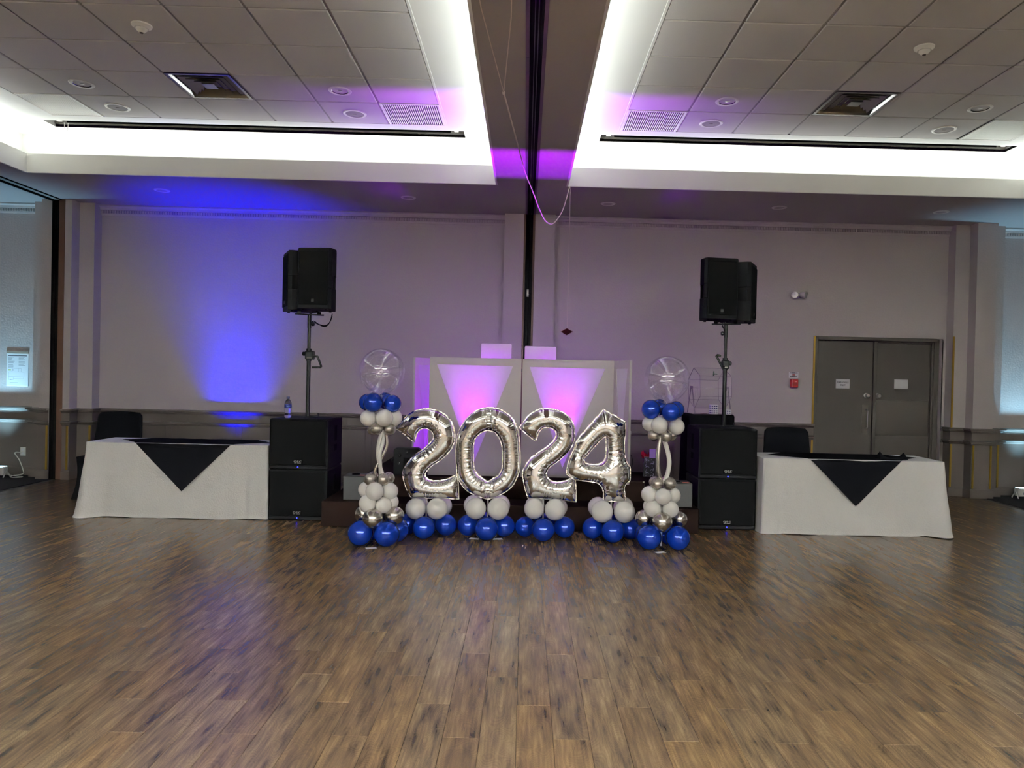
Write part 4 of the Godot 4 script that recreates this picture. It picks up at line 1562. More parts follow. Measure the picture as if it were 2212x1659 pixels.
func build_digits() -> void:
	var two := [-272, 983, -234, 1041, -183, 1099, -115, 1148, -28, 1172, 42, 1171, 121, 1149, 191, 1103, 236, 1034, 257, 956, 257, 886, 232, 815, 181, 753, 121, 699, 61, 659, 19, 618, -2, 583, -2, 552, 20, 531, 73, 513,
		151, 518, 221, 540, 277, 571, 292, 537, 301, 449, 308, 353, 190, 355, 85, 358, -28, 357, -124, 353, -160, 413, -193, 500, -207, 579, -191, 631, -149, 693, -89, 756, -20, 805, 31, 855, 65, 899, 69, 934,
		46, 973, 11, 994, -33, 997, -67, 979, -93, 939, -109, 869, -171, 911, -224, 954]
	var zero := [24, 1197, 94, 1187, 164, 1158, 227, 1098, 272, 1021, 292, 916, 304, 768, 303, 636, 282, 566, 249, 495, 198, 441, 146, 405, 77, 373, 16, 357, -54, 375, -125, 399, -187, 442, -241, 511, -267, 580, -278, 711,
		-283, 842, -274, 930, -243, 1009, -192, 1089, -124, 1152, -46, 1188]
	var zero_hole := [7, 989, 72, 968, 117, 912, 141, 834, 148, 720, 145, 642, 116, 580, 64, 544, 17, 512, -32, 542, -85, 584, -117, 645, -126, 758, -126, 846, -114, 907, -76, 952, -33, 979]
	var two_b := [-240, 1021, -198, 1083, -138, 1146, -69, 1187, 1, 1196, 71, 1192, 150, 1170, 222, 1114, 258, 1050, 270, 971, 266, 910, 237, 839, 186, 776, 117, 714, 48, 660, 19, 615, 15, 584, 33, 554, 78, 524, 148, 522,
		217, 541, 278, 577, 288, 516, 295, 428, 297, 340, 204, 350, 99, 360, -15, 366, -147, 368, -175, 453, -194, 532, -202, 602, -179, 664, -128, 735, -60, 789, 18, 843, 78, 906, 103, 959, 84, 1002,
		40, 1025, -4, 1026, -47, 1003, -72, 955, -88, 898, -142, 936, -204, 987]
	var four := [-40, 1206, 11, 1175, 73, 1145, 119, 1116, 149, 1099, 161, 1077, 158, 963, 155, 858, 163, 779, 184, 718, 212, 682, 216, 623, 212, 557, 180, 534, 164, 490, 169, 437, 179, 374, 109, 368, 30, 368, -22, 376,
		-24, 451, -47, 503, -88, 533, -167, 546, -281, 557, -334, 585, -366, 615, -358, 689, -338, 760, -305, 831, -276, 919, -204, 1012, -119, 1111]
	var four_hole := [-21, 964, -11, 907, -7, 837, -12, 767, -35, 724, -74, 704, -135, 698, -188, 706, -210, 728, -211, 754, -181, 790, -130, 852, -75, 915]
	var sets := [
		[two, [], -0.896, "silver foil balloon digit two on balloon base, first of the four digits", [["white", -0.969, 0.266, -6.630, 0.095], ["white", -0.779, 0.270, -6.630, 0.096], ["white", -0.753, 0.258, -6.830, 0.094], ["white", -0.970, 0.259, -6.830, 0.091], ["blue", -0.887, 0.102, -6.580, 0.105], ["blue", -0.704, 0.102, -6.730, 0.105], ["blue", -1.060, 0.100, -6.740, 0.103], ["blue", -0.885, 0.102, -6.880, 0.105]]],
		[zero, zero_hole, -0.338, "silver foil balloon digit zero on a balloon base", [["white", -0.423, 0.279, -6.630, 0.097], ["white", -0.222, 0.281, -6.630, 0.101], ["white", -0.455, 0.274, -6.830, 0.096], ["white", -0.210, 0.279, -6.830, 0.096], ["blue", -0.320, 0.104, -6.580, 0.107], ["blue", -0.498, 0.101, -6.740, 0.103], ["blue", -0.164, 0.103, -6.730, 0.105], ["blue", -0.339, 0.103, -6.880, 0.105]]],
		[two_b, [], 0.199, "silver foil balloon digit two on balloon base, between zero and four", [["white", 0.109, 0.288, -6.630, 0.093], ["white", 0.299, 0.284, -6.630, 0.099], ["white", 0.334, 0.270, -6.830, 0.091], ["white", 0.119, 0.282, -6.830, 0.091], ["blue", 0.193, 0.105, -6.580, 0.107], ["blue", 0.030, 0.098, -6.740, 0.098], ["blue", 0.393, 0.101, -6.730, 0.103], ["blue", 0.213, 0.103, -6.880, 0.105]]],
		[four, four_hole, 0.767, "silver foil balloon digit four on a balloon base", [["white", 0.731, 0.275, -6.630, 0.101], ["white", 0.933, 0.275, -6.630, 0.099], ["white", 0.713, 0.278, -6.830, 0.096], ["white", 0.949, 0.285, -6.830, 0.096], ["blue", 0.825, 0.104, -6.580, 0.107], ["blue", 0.658, 0.100, -6.730, 0.103], ["blue", 1.005, 0.100, -6.730, 0.103], ["blue", 0.853, 0.103, -6.880, 0.105]]]]
	for s in sets:
		var ax := Vector3(s[2], 0, -6.73)
		var t := thing("digit_balloon", s[3], "digit balloon", ax, 0.0, "silver digits of the year")
		var rim := outline(s[0])
		var hole := outline(s[1]) if s[1].size() else PackedVector2Array()
		var f := inst("foil_digit", foil_mesh(rim, hole, s[1].size() == zero_hole.size()), M.foil, t)
		f.position = Vector3(0, 0, [0.03, 0.02, -0.01, 0.06][sets.find(s)])
		var sm := seam_mesh(rim, 1.0)
		var so := obj("foil_seam", sm, M.foil, f)
		if hole.size():
			obj("foil_seam", seam_mesh(hole, -1.0), M.foil, f)
		for b in s[4]:
			var c := Vector3(b[1], b[2], b[3])
			var mid := Vector3(0, c.y, 0)
			if b[0] == "white":
				mid.x = (s[4][0][1] + s[4][1][1]) * 0.5 - ax.x
			else:
				mid.x = s[4][4][1] - ax.x
			balloon(t, b[0], c - ax, b[4], mid)
		var p := MB.new()
		var mx: float = s[4][4][1] - ax.x
		p.tube([Vector3(mx, 0.02, 0), Vector3(mx, 0.40, 0.0)], 0.008, 8)
		obj("stem", p, M.plastic, t)


# ---------------------------------------------------------------- loudspeakers
func speaker_cabinet(at: Vector3, turn: float, label: String, handle_side: float) -> void:
	var t := thing("loudspeaker", label, "loudspeaker", at, turn, "black loudspeakers on the two poles")
	var full := PackedVector2Array([Vector2(-0.158, 0.175), Vector2(0.158, 0.175), Vector2(0.180, 0.140), Vector2(0.180, 0.03), Vector2(0.105, -0.165), Vector2(-0.105, -0.165), Vector2(-0.180, 0.03), Vector2(-0.180, 0.140)])
	var waist := full.duplicate()
	for k in waist.size():
		if absf(waist[k].x) > 0.17 and waist[k].y < 0.1:
			waist[k] = Vector2(signf(waist[k].x) * 0.142, 0.055)
		elif waist[k].y < -0.1:
			waist[k].x *= 0.86
	var up := Transform3D(Basis(Vector3.RIGHT, PI / 2), Vector3.ZERO)   # the plan polygon (x, depth) stood upright
	var plan := func(p: PackedVector2Array) -> PackedVector2Array:
		return p
	var b := MB.new()
	b.t = up
	# prism runs along its z; rotated so that z is down: heights are negative
	b.prism(plan.call(full), -0.620, -0.357, 0.006)
	b.prism(plan.call(waist), -0.357, -0.220)
	b.prism(plan.call(full), -0.220, -0.004, 0.006)
	obj("cabinet", b, M.cabinet, t)
	var g := MB.new()
	g.span(Vector3(-0.150, 0.045, 0.172), Vector3(0.150, 0.585, 0.183), 0.006)
	obj("grille", g, M.grille, t)
	var badge := MB.new()
	badge.span(Vector3(-0.016, 0.072, 0.182), Vector3(0.016, 0.104, 0.186), 0.003)
	obj("badge", badge, mat(Color(0.09, 0.09, 0.09), 0.35), t)
	for s in [-1.0, 1.0]:
		var h := MB.new()
		h.tube([Vector3(s * 0.160, 0.222, 0.02), Vector3(s * 0.160, 0.355, 0.02)], 0.012, 10)
		obj("handle", h, M.cabinet, t)
	for x in [-0.12, 0.12]:
		for z in [-0.10, 0.12]:
			var f := MB.new()
			f.t = Transform3D(Basis(), Vector3(x * (1.0 if z > 0 else 0.6), 0, z))
			f.lathe([Vector2(0.0, -0.008), Vector2(0.014, -0.008), Vector2(0.016, 0.006)], 12)
			obj("foot", f, M.rubber, t)


func subwoofer(at: Vector3, side: float, label: String) -> void:
	var t := thing("subwoofer", label, "subwoofer", at, 0.0, "black stacked subwoofers")
	var w := 0.582
	var h := 0.505
	var d := 0.58
	var c := MB.new()
	c.span(Vector3(-w * 0.5, 0.0, -d), Vector3(w * 0.5, h, -0.012), 0.012)
	obj("cabinet", c, M.cabinet, t)
	var g := MB.new()
	g.span(Vector3(-w * 0.5 + 0.012, 0.045, -0.016), Vector3(w * 0.5 - 0.012, h - 0.012, 0.0), 0.010)
	obj("grille", g, M.grille, t)
	var kick := MB.new()
	kick.span(Vector3(-w * 0.5 + 0.006, 0.006, -0.02), Vector3(w * 0.5 - 0.006, 0.040, -0.003), 0.006)
	obj("lower_bar", kick, M.cabinet, t)
	var plate := MB.new()
	plate.span(Vector3(-0.050, 0.060, -0.001), Vector3(0.050, 0.098, 0.003), 0.001)
	obj("badge_plate", plate, M.dark, t)
	lettering("logo", "QSC", 0.078, 0.018, M.logo, t, Vector3(0.0, 0.083, 0.0035))
	var ul := MB.new()
	ul.span(Vector3(-0.034, 0.066, 0.0025), Vector3(-0.014, 0.070, 0.004))
	ul.span(Vector3(-0.006, 0.066, 0.0025), Vector3(0.034, 0.070, 0.004))
	obj("badge_line", ul, M.logo, t)
	var led := MB.new()
	led.t = Transform3D(Basis(Vector3.RIGHT, PI / 2), Vector3(0.0, 0.027, -0.003))
	led.lathe([Vector2(0.006, 0.0), Vector2(0.005, 0.004), Vector2(0.0, 0.005)], 12)
	obj("power_light", led, glow(Color(0.12, 0.14, 1.0), 6.0), t)
	for q in [[0.27, 0.43], [0.17, 0.235]]:
		var hd := MB.new()
		hd.span(Vector3(side * (w * 0.5 - 0.002), q[0], -0.36), Vector3(side * (w * 0.5 + 0.002), q[1], -0.26), 0.001)
		obj("handle_recess", hd, M.dark, t)
	for x in [-0.24, 0.24]:
		for z in [-0.54, -0.06]:
			var f := MB.new()
			f.t = Transform3D(Basis(), Vector3(x, 0, z))
			f.lathe([Vector2(0.0, -0.003), Vector2(0.018, -0.003), Vector2(0.020, 0.004)], 12)
			obj("foot", f, M.rubber, t)


func build_sound() -> void:
	for s in [[-2.247, -7.27, 1.0, "left", "below the water bottle"], [2.046, -7.23, -1.0, "right", "in front of the raffle drum"]]:
		subwoofer(Vector3(s[0], 0.003, s[1]), s[2], "black %s-hand floor subwoofer, the bottom one of its stack" % s[3] if false else ["lower black subwoofer standing on the floor beside the left tablecloth", "lower black subwoofer standing on the floor beside the right tablecloth"][0 if s[0] < 0 else 1])
		subwoofer(Vector3(s[0], 0.511, s[1]), s[2], ["upper black subwoofer with a water bottle on its lid", "upper black subwoofer in front of the raffle drum table"][0 if s[0] < 0 else 1])
	# poles with winch and top bar
	var py := 1.016
	for s in [[-2.255, -7.60, 1.0, "black winch speaker pole rising from the left subwoofer stack"], [2.078, -7.56, -1.0, "black winch speaker pole rising from the right subwoofer stack"]]:
		var t := thing("speaker_pole", s[3], "speaker pole", Vector3(s[0], py, s[1]), 0.0, "speaker poles")
		var k: float = s[2]
		var lowr := MB.new()
		lowr.tube([Vector3(0, 0, 0), Vector3(0, 0.62, 0)], 0.021, 16)
		obj("lower_tube", lowr, M.black, t)
		var upt := MB.new()
		upt.tube([Vector3(0, 0.62, 0), Vector3(0, 0.94, 0)], 0.0165, 16)
		upt.tube([Vector3(0, 0.93, 0), Vector3(0, 1.075, 0)], 0.0195, 16)
		obj("upper_tube", upt, M.black, t)
		var col := MB.new()
		col.span(Vector3(-0.032 if k > 0 else -0.034, 0.60, -0.035), Vector3(0.055 if k > 0 else 0.038, 0.69, 0.035), 0.008)
		col.tube([Vector3(0, 0.585, 0), Vector3(0, 0.715, 0)], 0.027, 16)
		obj("winch_housing", col, M.black, t)
		var lab := MB.new()
		lab.span(Vector3(-0.012, 0.612, 0.034), Vector3(0.045 if k > 0 else 0.020, 0.624, 0.0365), 0.0005)
		obj("winch_label", lab, M.plastic if k < 0 else M.taupe, t)
		var cr := MB.new()
		if k > 0:
			cr.tube([Vector3(0.05, 0.635, 0.02), Vector3(0.095, 0.635, 0.02), Vector3(0.098, 0.632, 0.025), Vector3(0.140, 0.530, 0.03), Vector3(0.136, 0.522, 0.03), Vector3(0.045, 0.520, 0.03)], 0.011, 10)
		else:
			cr.tube([Vector3(-0.02, 0.62, 0.03), Vector3(-0.045, 0.625, 0.045), Vector3(-0.108, 0.735, 0.05), Vector3(-0.100, 0.742, 0.05), Vector3(-0.060, 0.735, 0.05)], 0.012, 10)
		obj("crank_handle", cr, M.black, t)
		for q in [[0.0, 0.660, -k, 0.065], [0.0, 0.970, 1.0 if k > 0 else -1.0, 0.050]]:
			var kn := MB.new()
			kn.t = Transform3D(Basis(Vector3.BACK, -q[2] * PI / 2), Vector3(0, q[1], 0))
			kn.lathe([Vector2(0.006, 0.0), Vector2(0.006, q[3] - 0.028), Vector2(0.020, q[3] - 0.026), Vector2(0.023, q[3] - 0.012), Vector2(0.018, q[3]), Vector2(0.0, q[3] + 0.001)], 16)
			obj("knob", kn, M.black, t)
		var bar := MB.new()
		bar.t = Transform3D(Basis(Vector3.UP, k * 0.35), Vector3(0, 0, 0))
		bar.span(Vector3(-0.145, 1.062, -0.03), Vector3(0.145, 1.074, 0.03), 0.003)
		bar.span(Vector3(-0.125, 1.074, -0.02), Vector3(-0.085, 1.098, 0.02), 0.003)
		bar.span(Vector3(0.075, 1.074, -0.02), Vector3(0.115, 1.098, 0.02), 0.003)
		obj("top_bar", bar, M.black, t)
		var foot := MB.new()
		foot.lathe([Vector2(0.0, 0.0), Vector2(0.034, 0.0), Vector2(0.034, 0.006), Vector2(0.022, 0.010)], 20)
		foot.span(Vector3(0.02, 0.004, -0.012), Vector3(0.11, 0.016, 0.012), 0.003)
		foot.span(Vector3(0.104, 0.004, -0.012), Vector3(0.112, 0.045, 0.012), 0.002)
		obj("base_flange", foot, M.black, t)
		var cb := MB.new()
		for j in 2:
			var dz := 0.012 * j
			if k > 0:
				cb.tube(curve([Vector3(0.018, 0.96 + 0.02 * j, 0.0), Vector3(0.05, 0.985 + 0.015 * j, 0.02), Vector3(0.11, 0.965, 0.03 + dz), Vector3(0.17, 0.955 - 0.01 * j, 0.03), Vector3(0.215, 0.99, 0.02), Vector3(0.235, 1.06 + 0.02 * j, 0.0)]), 0.005, 8)
			else:
				cb.tube(curve([Vector3(-0.015, 0.99, 0.0), Vector3(-0.03, 1.02, 0.02), Vector3(-0.05, 1.045 + 0.01 * j, 0.02 + dz)]), 0.005, 8)
		obj("cable", cb, M.rubber, t)
	speaker_cabinet(Vector3(-2.135, 2.122, -7.545), deg_to_rad(-7.0), "black loudspeaker on the left pole, its grille facing the room", 1.0)
	speaker_cabinet(Vector3(-2.385, 2.122, -7.775), deg_to_rad(-63.0), "black loudspeaker on the left pole, turned towards the left wall", 1.0)
	speaker_cabinet(Vector3(1.945, 2.112, -7.500), deg_to_rad(7.0), "black loudspeaker on the right pole, its grille facing the room", -1.0)
	speaker_cabinet(Vector3(2.230, 2.112, -7.735), deg_to_rad(63.0), "black loudspeaker on the right pole, turned towards the double door", -1.0)
	# water bottle
	var b := thing("water_bottle", "clear plastic water bottle with blue cap and label on the subwoofer", "bottle", Vector3(-2.395, 1.016, -7.40))
	var glass := mat(Color(0.97, 0.98, 1.0, 0.04), 0.03)
	glass.transparency = BaseMaterial3D.TRANSPARENCY_ALPHA
	glass.refraction_enabled = true
	glass.refraction_scale = 0.033
	var body := MB.new()
	body.lathe([Vector2(0.0, 0.004), Vector2(0.022, 0.0), Vector2(0.034, 0.010), Vector2(0.036, 0.030), Vector2(0.031, 0.050), Vector2(0.032, 0.060), Vector2(0.036, 0.080), Vector2(0.036, 0.140), Vector2(0.033, 0.158), Vector2(0.022, 0.180), Vector2(0.014, 0.190), Vector2(0.0125, 0.200), Vector2(0.0, 0.200)], 28, 50.0)
	obj("body", body, glass, b)
	var lb := MB.new()
	lb.lathe([Vector2(0.0366, 0.102), Vector2(0.0366, 0.138)], 28)
	obj("label_band", lb, mat(Color(0.03, 0.13, 0.46), 0.35), b)
	var wv := MB.new()
	for j in 12:
		var a0 := 0.62 + 1.15 * j / 12.0
		var a1 := 0.62 + 1.15 * (j + 1) / 12.0
		var y0 := 0.118 + 0.004 * sin(j * 1.3)
		wv.quad(Vector3(cos(a0), 0, sin(a0)) * 0.0369 + Vector3(0, y0, 0), Vector3(cos(a1), 0, sin(a1)) * 0.0369 + Vector3(0, y0 + 0.001, 0), Vector3(cos(a1), 0, sin(a1)) * 0.0369 + Vector3(0, y0 + 0.008, 0), Vector3(cos(a0), 0, sin(a0)) * 0.0369 + Vector3(0, y0 + 0.007, 0), Vector3(cos(a0), 0, sin(a0)))
	obj("label_print", wv, mat(Color(0.45, 0.66, 0.90), 0.4), b)
	var cap := MB.new()
	cap.lathe([Vector2(0.0135, 0.196), Vector2(0.0155, 0.198), Vector2(0.0155, 0.216), Vector2(0.013, 0.219), Vector2(0.0, 0.2195)], 24)
	obj("cap", cap, mat(Color(0.03, 0.05, 0.28), 0.4), b)


func curve(pts: Array, step := 0.012) -> Array:
	var cv := Curve3D.new()
	cv.bake_interval = step
	for k in pts.size():
		var tn: Vector3 = (pts[mini(k + 1, pts.size() - 1)] - pts[maxi(k - 1, 0)]) / 6.0
		cv.add_point(pts[k], -tn, tn)
	var out := []
	for p in cv.get_baked_points():
		out.append(p)
	return out


# ---------------------------------------------------------------- tables
# a cloth to the floor over a rectangle; origin in the middle of the floor below it
func tablecloth(w: float, d: float, h: float, creases: Array, seed_: int, tight: float) -> MB:
	var r := RandomNumberGenerator.new()
	r.seed = seed_
	var mb := MB.new()
	var per := []      # [point, outward, arc, distance to the nearest corner, side]
	var rad := 0.018
	var cs := [[w * 0.5, d * 0.5, 0.0], [-w * 0.5, d * 0.5, 90.0], [-w * 0.5, -d * 0.5, 180.0], [w * 0.5, -d * 0.5, 270.0]]
	var arc := 0.0
	for k in 4:
		var c: Array = cs[k]
		var cc := Vector2(c[0] - signf(c[0]) * rad, c[1] - signf(c[1]) * rad)
		for q in 7:
			var a := deg_to_rad(c[2] + q * 15.0)
			var o := Vector2(cos(a), sin(a))
			per.append([cc + o * rad, o, arc, 0.0, k])
			arc += rad * 0.26
		var nx: Array = cs[(k + 1) % 4]
		var a1 := deg_to_rad(c[2] + 90.0)
		var o1 := Vector2(cos(a1), sin(a1))
		var from := cc + o1 * rad
		var to := Vector2(nx[0] - signf(nx[0]) * rad, nx[1] - signf(nx[1]) * rad) + o1 * rad
		var ln := from.distance_to(to)
		var cnt := int(ln / 0.022)
		for q in range(1, cnt):
			var p := from.lerp(to, float(q) / cnt)
			per.append([p, o1, arc + ln * q / cnt, minf(ln * q / cnt, ln - ln * q / cnt), k])
		arc += ln
	var ph := [r.randf() * TAU, r.randf() * TAU, r.randf() * TAU]
	var rows := []
	var nrow := 26
	for t in nrow + 1:
		var f := float(t) / nrow
		var row := PackedVector3Array()
		for i in per.size() + 1:
			var e: Array = per[i % per.size()]
			var p: Vector2 = e[0]
			var o: Vector2 = e[1]
			var s: float = e[2]
			var dc: float = e[3]
			var flare := 0.020 + 0.075 * exp(-pow(dc / 0.09, 2.0)) - 0.028 * exp(-pow((dc - 0.17) / 0.075, 2.0)) + 0.006 * sin(s * 7.0 + ph[0])
			var amt := pow(f, 1.2)
			if p.x * tight > w * 0.40:
				flare = 0.012
			var off := flare * amt + 0.0035 * amt * sin(s * 23.0 + ph[1] + 3.0 * f) + 0.002 * sin(f * 11.0 + s * 5.0)
			# ironed folds: flat panels that tilt by a hair
			if e[4] == 0 or e[4] == 2:
				var x := p.x
				var z := 0.0
				for k in creases.size() - 1:
					if x >= creases[k] and x < creases[k + 1]:
						var u: float = (x - creases[k]) / (creases[k + 1] - creases[k])
						z = lerpf(0.0, 1.0, u) if k % 2 == 0 else lerpf(1.0, 0.0, u)
				off += (z - 0.5) * 0.014
				off += 0.004 * exp(-pow((f - 0.42 - 0.02 * (1.0 if x > creases[2] else 0.0)) / 0.012, 2.0))
			var drop := h * f
			if f > 0.97:
				off += 0.006
			var y := h - drop + 0.004 + 0.006 * amt * sin(s * 9.0 + ph[2])
			row.append(Vector3(p.x + o.x * off, maxf(y, 0.002), p.y + o.y * off))
		rows.append(row)
	mb.grid(rows, true, Vector3(0, h * 0.5, 0))
	# the flat top, with a soft edge
	var tops := []
	for f in [1.0, 0.985, 0.9, 0.0]:
		var row := PackedVector3Array()
		for i in per.size() + 1:
			var p: Vector2 = per[i % per.size()][0]
			if f == 0.0:
				row.append(Vector3(clampf(p.x, -w * 0.5 + d * 0.45, w * 0.5 - d * 0.45), h + 0.006, 0))
			else:
				row.append(Vector3(p.x * (1.0 - (1.0 - f) * d / w), h + 0.004 + (0.003 if f < 1.0 else 0.0), p.y * f))
		tops.append(row)
	mb.grid(tops, true, null, Vector3.UP)
	return mb


# the black square cloth laid cornerwise: half diagonal e, hanging over the front (+z) and rear edges
func overlay(e: float, d: float, h: float, shift: float) -> MB:
	var mb := MB.new()
	var N := 36
	for side in [1.0]:
		var rows := []
		for j in N + 1:
			var v := lerpf(-e, e, float(j) / N)        # along the depth
			var half := e - absf(v)
			var row := PackedVector3Array()
			for i in 25:
				var x := lerpf(-half, half, i / 24.0)
				var z := v + shift
				var edge := d * 0.5 + 0.004
				var y := h + 0.0115 + 0.0012 * sin(x * 31.0 + v * 17.0)
				var over := absf(z) - edge
				if over > 0.0:
					var s := signf(z)
					var hang := over
					z = s * (edge + 0.010 + 0.018 * clampf(hang / 0.4, 0, 1) + 0.004 * sin(x * 14.0) * clampf(hang / 0.2, 0, 1))
					y = h + 0.0115 - hang
				row.append(Vector3(x, y, z))
			rows.append(row)
		mb.grid(rows, false, Vector3(0, h * 0.4, 0))
	return mb


func chair(at: Vector3, turn: float, label: String) -> void:
	var t := thing("covered_chair", label, "chair", at, turn, "chairs under black stretch covers")
	# back: a rounded slab widening downwards (the sitter faces the room, so the back is at -z)
	var rows := []
	for j in 15:
		var f := j / 14.0
		var y := lerpf(0.44, 0.955, f)
		var w := lerpf(0.285, 0.252, f)
		if f > 0.9:
			w -= 0.03 * pow((f - 0.9) / 0.1, 2.0)
		var row := PackedVector3Array()
		for k in 33:
			var a := TAU * k / 32.0
			var cx := signf(cos(a)) * pow(absf(cos(a)), 0.35)
			var cz := signf(sin(a)) * pow(absf(sin(a)), 0.6)
			var th := 0.030 if f < 0.93 else 0.030 * (1.0 - (f - 0.93) * 8.0)
			row.append(Vector3(cx * w, y + 0.010 * (1.0 - cx * cx) * f, cz * th - 0.19 - 0.07 * f - 0.018 * (1 - cx * cx)))
		rows.append(row)
	var cap := PackedVector3Array()
	for k in 33:
		cap.append(Vector3(0, 0.962, -0.27))
	rows.append(cap)
	var b := MB.new()
	b.grid(rows, true, Vector3(0, 0.7, -0.22))
	obj("back_cover", b, M.black_cloth, t)
	var sr := []
	for j in 9:
		var f := j / 8.0
		var y := lerpf(0.0, 0.47, f)
		var row := PackedVector3Array()
		for k in 41:
			var a := TAU * k / 40.0
			var cx := signf(cos(a)) * pow(absf(cos(a)), 0.3)
			var cz := signf(sin(a)) * pow(absf(sin(a)), 0.3)
			var pinch := 1.0 - 0.10 * sin(PI * f) * (1.0 - pow(absf(cos(2 * a)), 2.0) * 0.2)
			var wx := lerpf(0.30, 0.262, f) * pinch
			row.append(Vector3(cx * wx, y, cz * lerpf(0.27, 0.235, f) * pinch))
		sr.append(row)
	var tp := PackedVector3Array()
	for k in 41:
		tp.append(Vector3(0, 0.478, 0))
	sr.append(tp)
	var s := MB.new()
	s.grid(sr, true, Vector3(0, 0.2, 0))
	obj("seat_cover", s, M.black_cloth, t)


func build_tables() -> void:
	var data := [
		[Vector3(-3.455, 0, -7.545), 1.80, 0.52, 31, [-0.95, -0.40, -0.20, 0.45, 0.62, 0.95], 0.76, -0.02, "left table, beside the water bottle stack", Vector3(0.07, 0, 0)],
		[Vector3(3.255, 0, -7.395), 1.79, 0.56, 47, [-0.95, -0.52, -0.30, 0.10, 0.42, 0.95], 0.77, -0.03, "right table, in front of the double door", Vector3(0.012, 0, 0)]]
	for k in 2:
		var s: Array = data[k]
		var at: Vector3 = s[0]
		var w: float = s[1]
		var d: float = s[2]
		var t := thing("banquet_table", ["rectangular folding table hidden under the left white cloth", "rectangular folding table hidden under the right white cloth"][k], "table", at, 0.0, "banquet tables")
		var top := MB.new()
		top.span(Vector3(-w * 0.5 + 0.02, 0.705, -d * 0.5 + 0.02), Vector3(w * 0.5 - 0.02, 0.738, d * 0.5 - 0.02), 0.008)
		obj("table_top", top, M.plastic, t)
		for x in [-0.75, 0.75]:
			for z in [-0.18, 0.18]:
				var l := MB.new()
				l.tube([Vector3(x, 0.0, z), Vector3(x, 0.705, z)], 0.016, 8)
				obj("leg", l, M.steel, t)
		var cl := obj("tablecloth", tablecloth(w, d, 0.738, s[4], s[3], 1.0 if k == 0 else -1.0), M.cloth)
		cl.position = at
		tag(cl, ["floor-length white cloth on the left table beside the water bottle stack", "floor-length white cloth on the right table in front of the double door"][k], "tablecloth", "white tablecloths")
		var ov := obj("table_overlay", overlay(s[5], d, 0.738, s[6]), M.black_cloth)
		ov.position = at + s[8]
		tag(ov, ["black square cloth laid cornerwise over the left white table", "black square cloth laid cornerwise over the right white table"][k], "table overlay", "black overlays")
	chair(Vector3(-4.79, 0, -8.45), 0.03, "chair in a black stretch cover behind the left table")
	chair(Vector3(3.06, 0, -8.22), -0.03, "chair in a black stretch cover behind the right table")
	# folded black cloth with raised corners on the right table
	var rows := []
	for j in 9:
		var f := j / 8.0
		var row := PackedVector3Array()
		for k in 25:
			var x := lerpf(-0.125, 0.125, k / 24.0)
			var u := x / 0.125
			var lift := 0.018 + 0.058 * pow(absf(u), 3.0) * (1.0 if u < 0 else 0.85)
			var y := lift * sin(PI * f)
			if f > 0.5:
				y *= 0.9
			row.append(Vector3(x * (1.12 - 0.18 * sin(PI * f)), y, lerpf(0.055, -0.055, f)))
		rows.append(row)
	var m := MB.new()
	m.grid(rows, false, Vector3(0, -0.05, 0))
	var o := obj("folded_cloth", m, M.black_cloth)
	o.position = Vector3(3.665, 0.752, -7.20)
	tag(o, "small folded black cloth with two raised corners on the right table", "cloth")


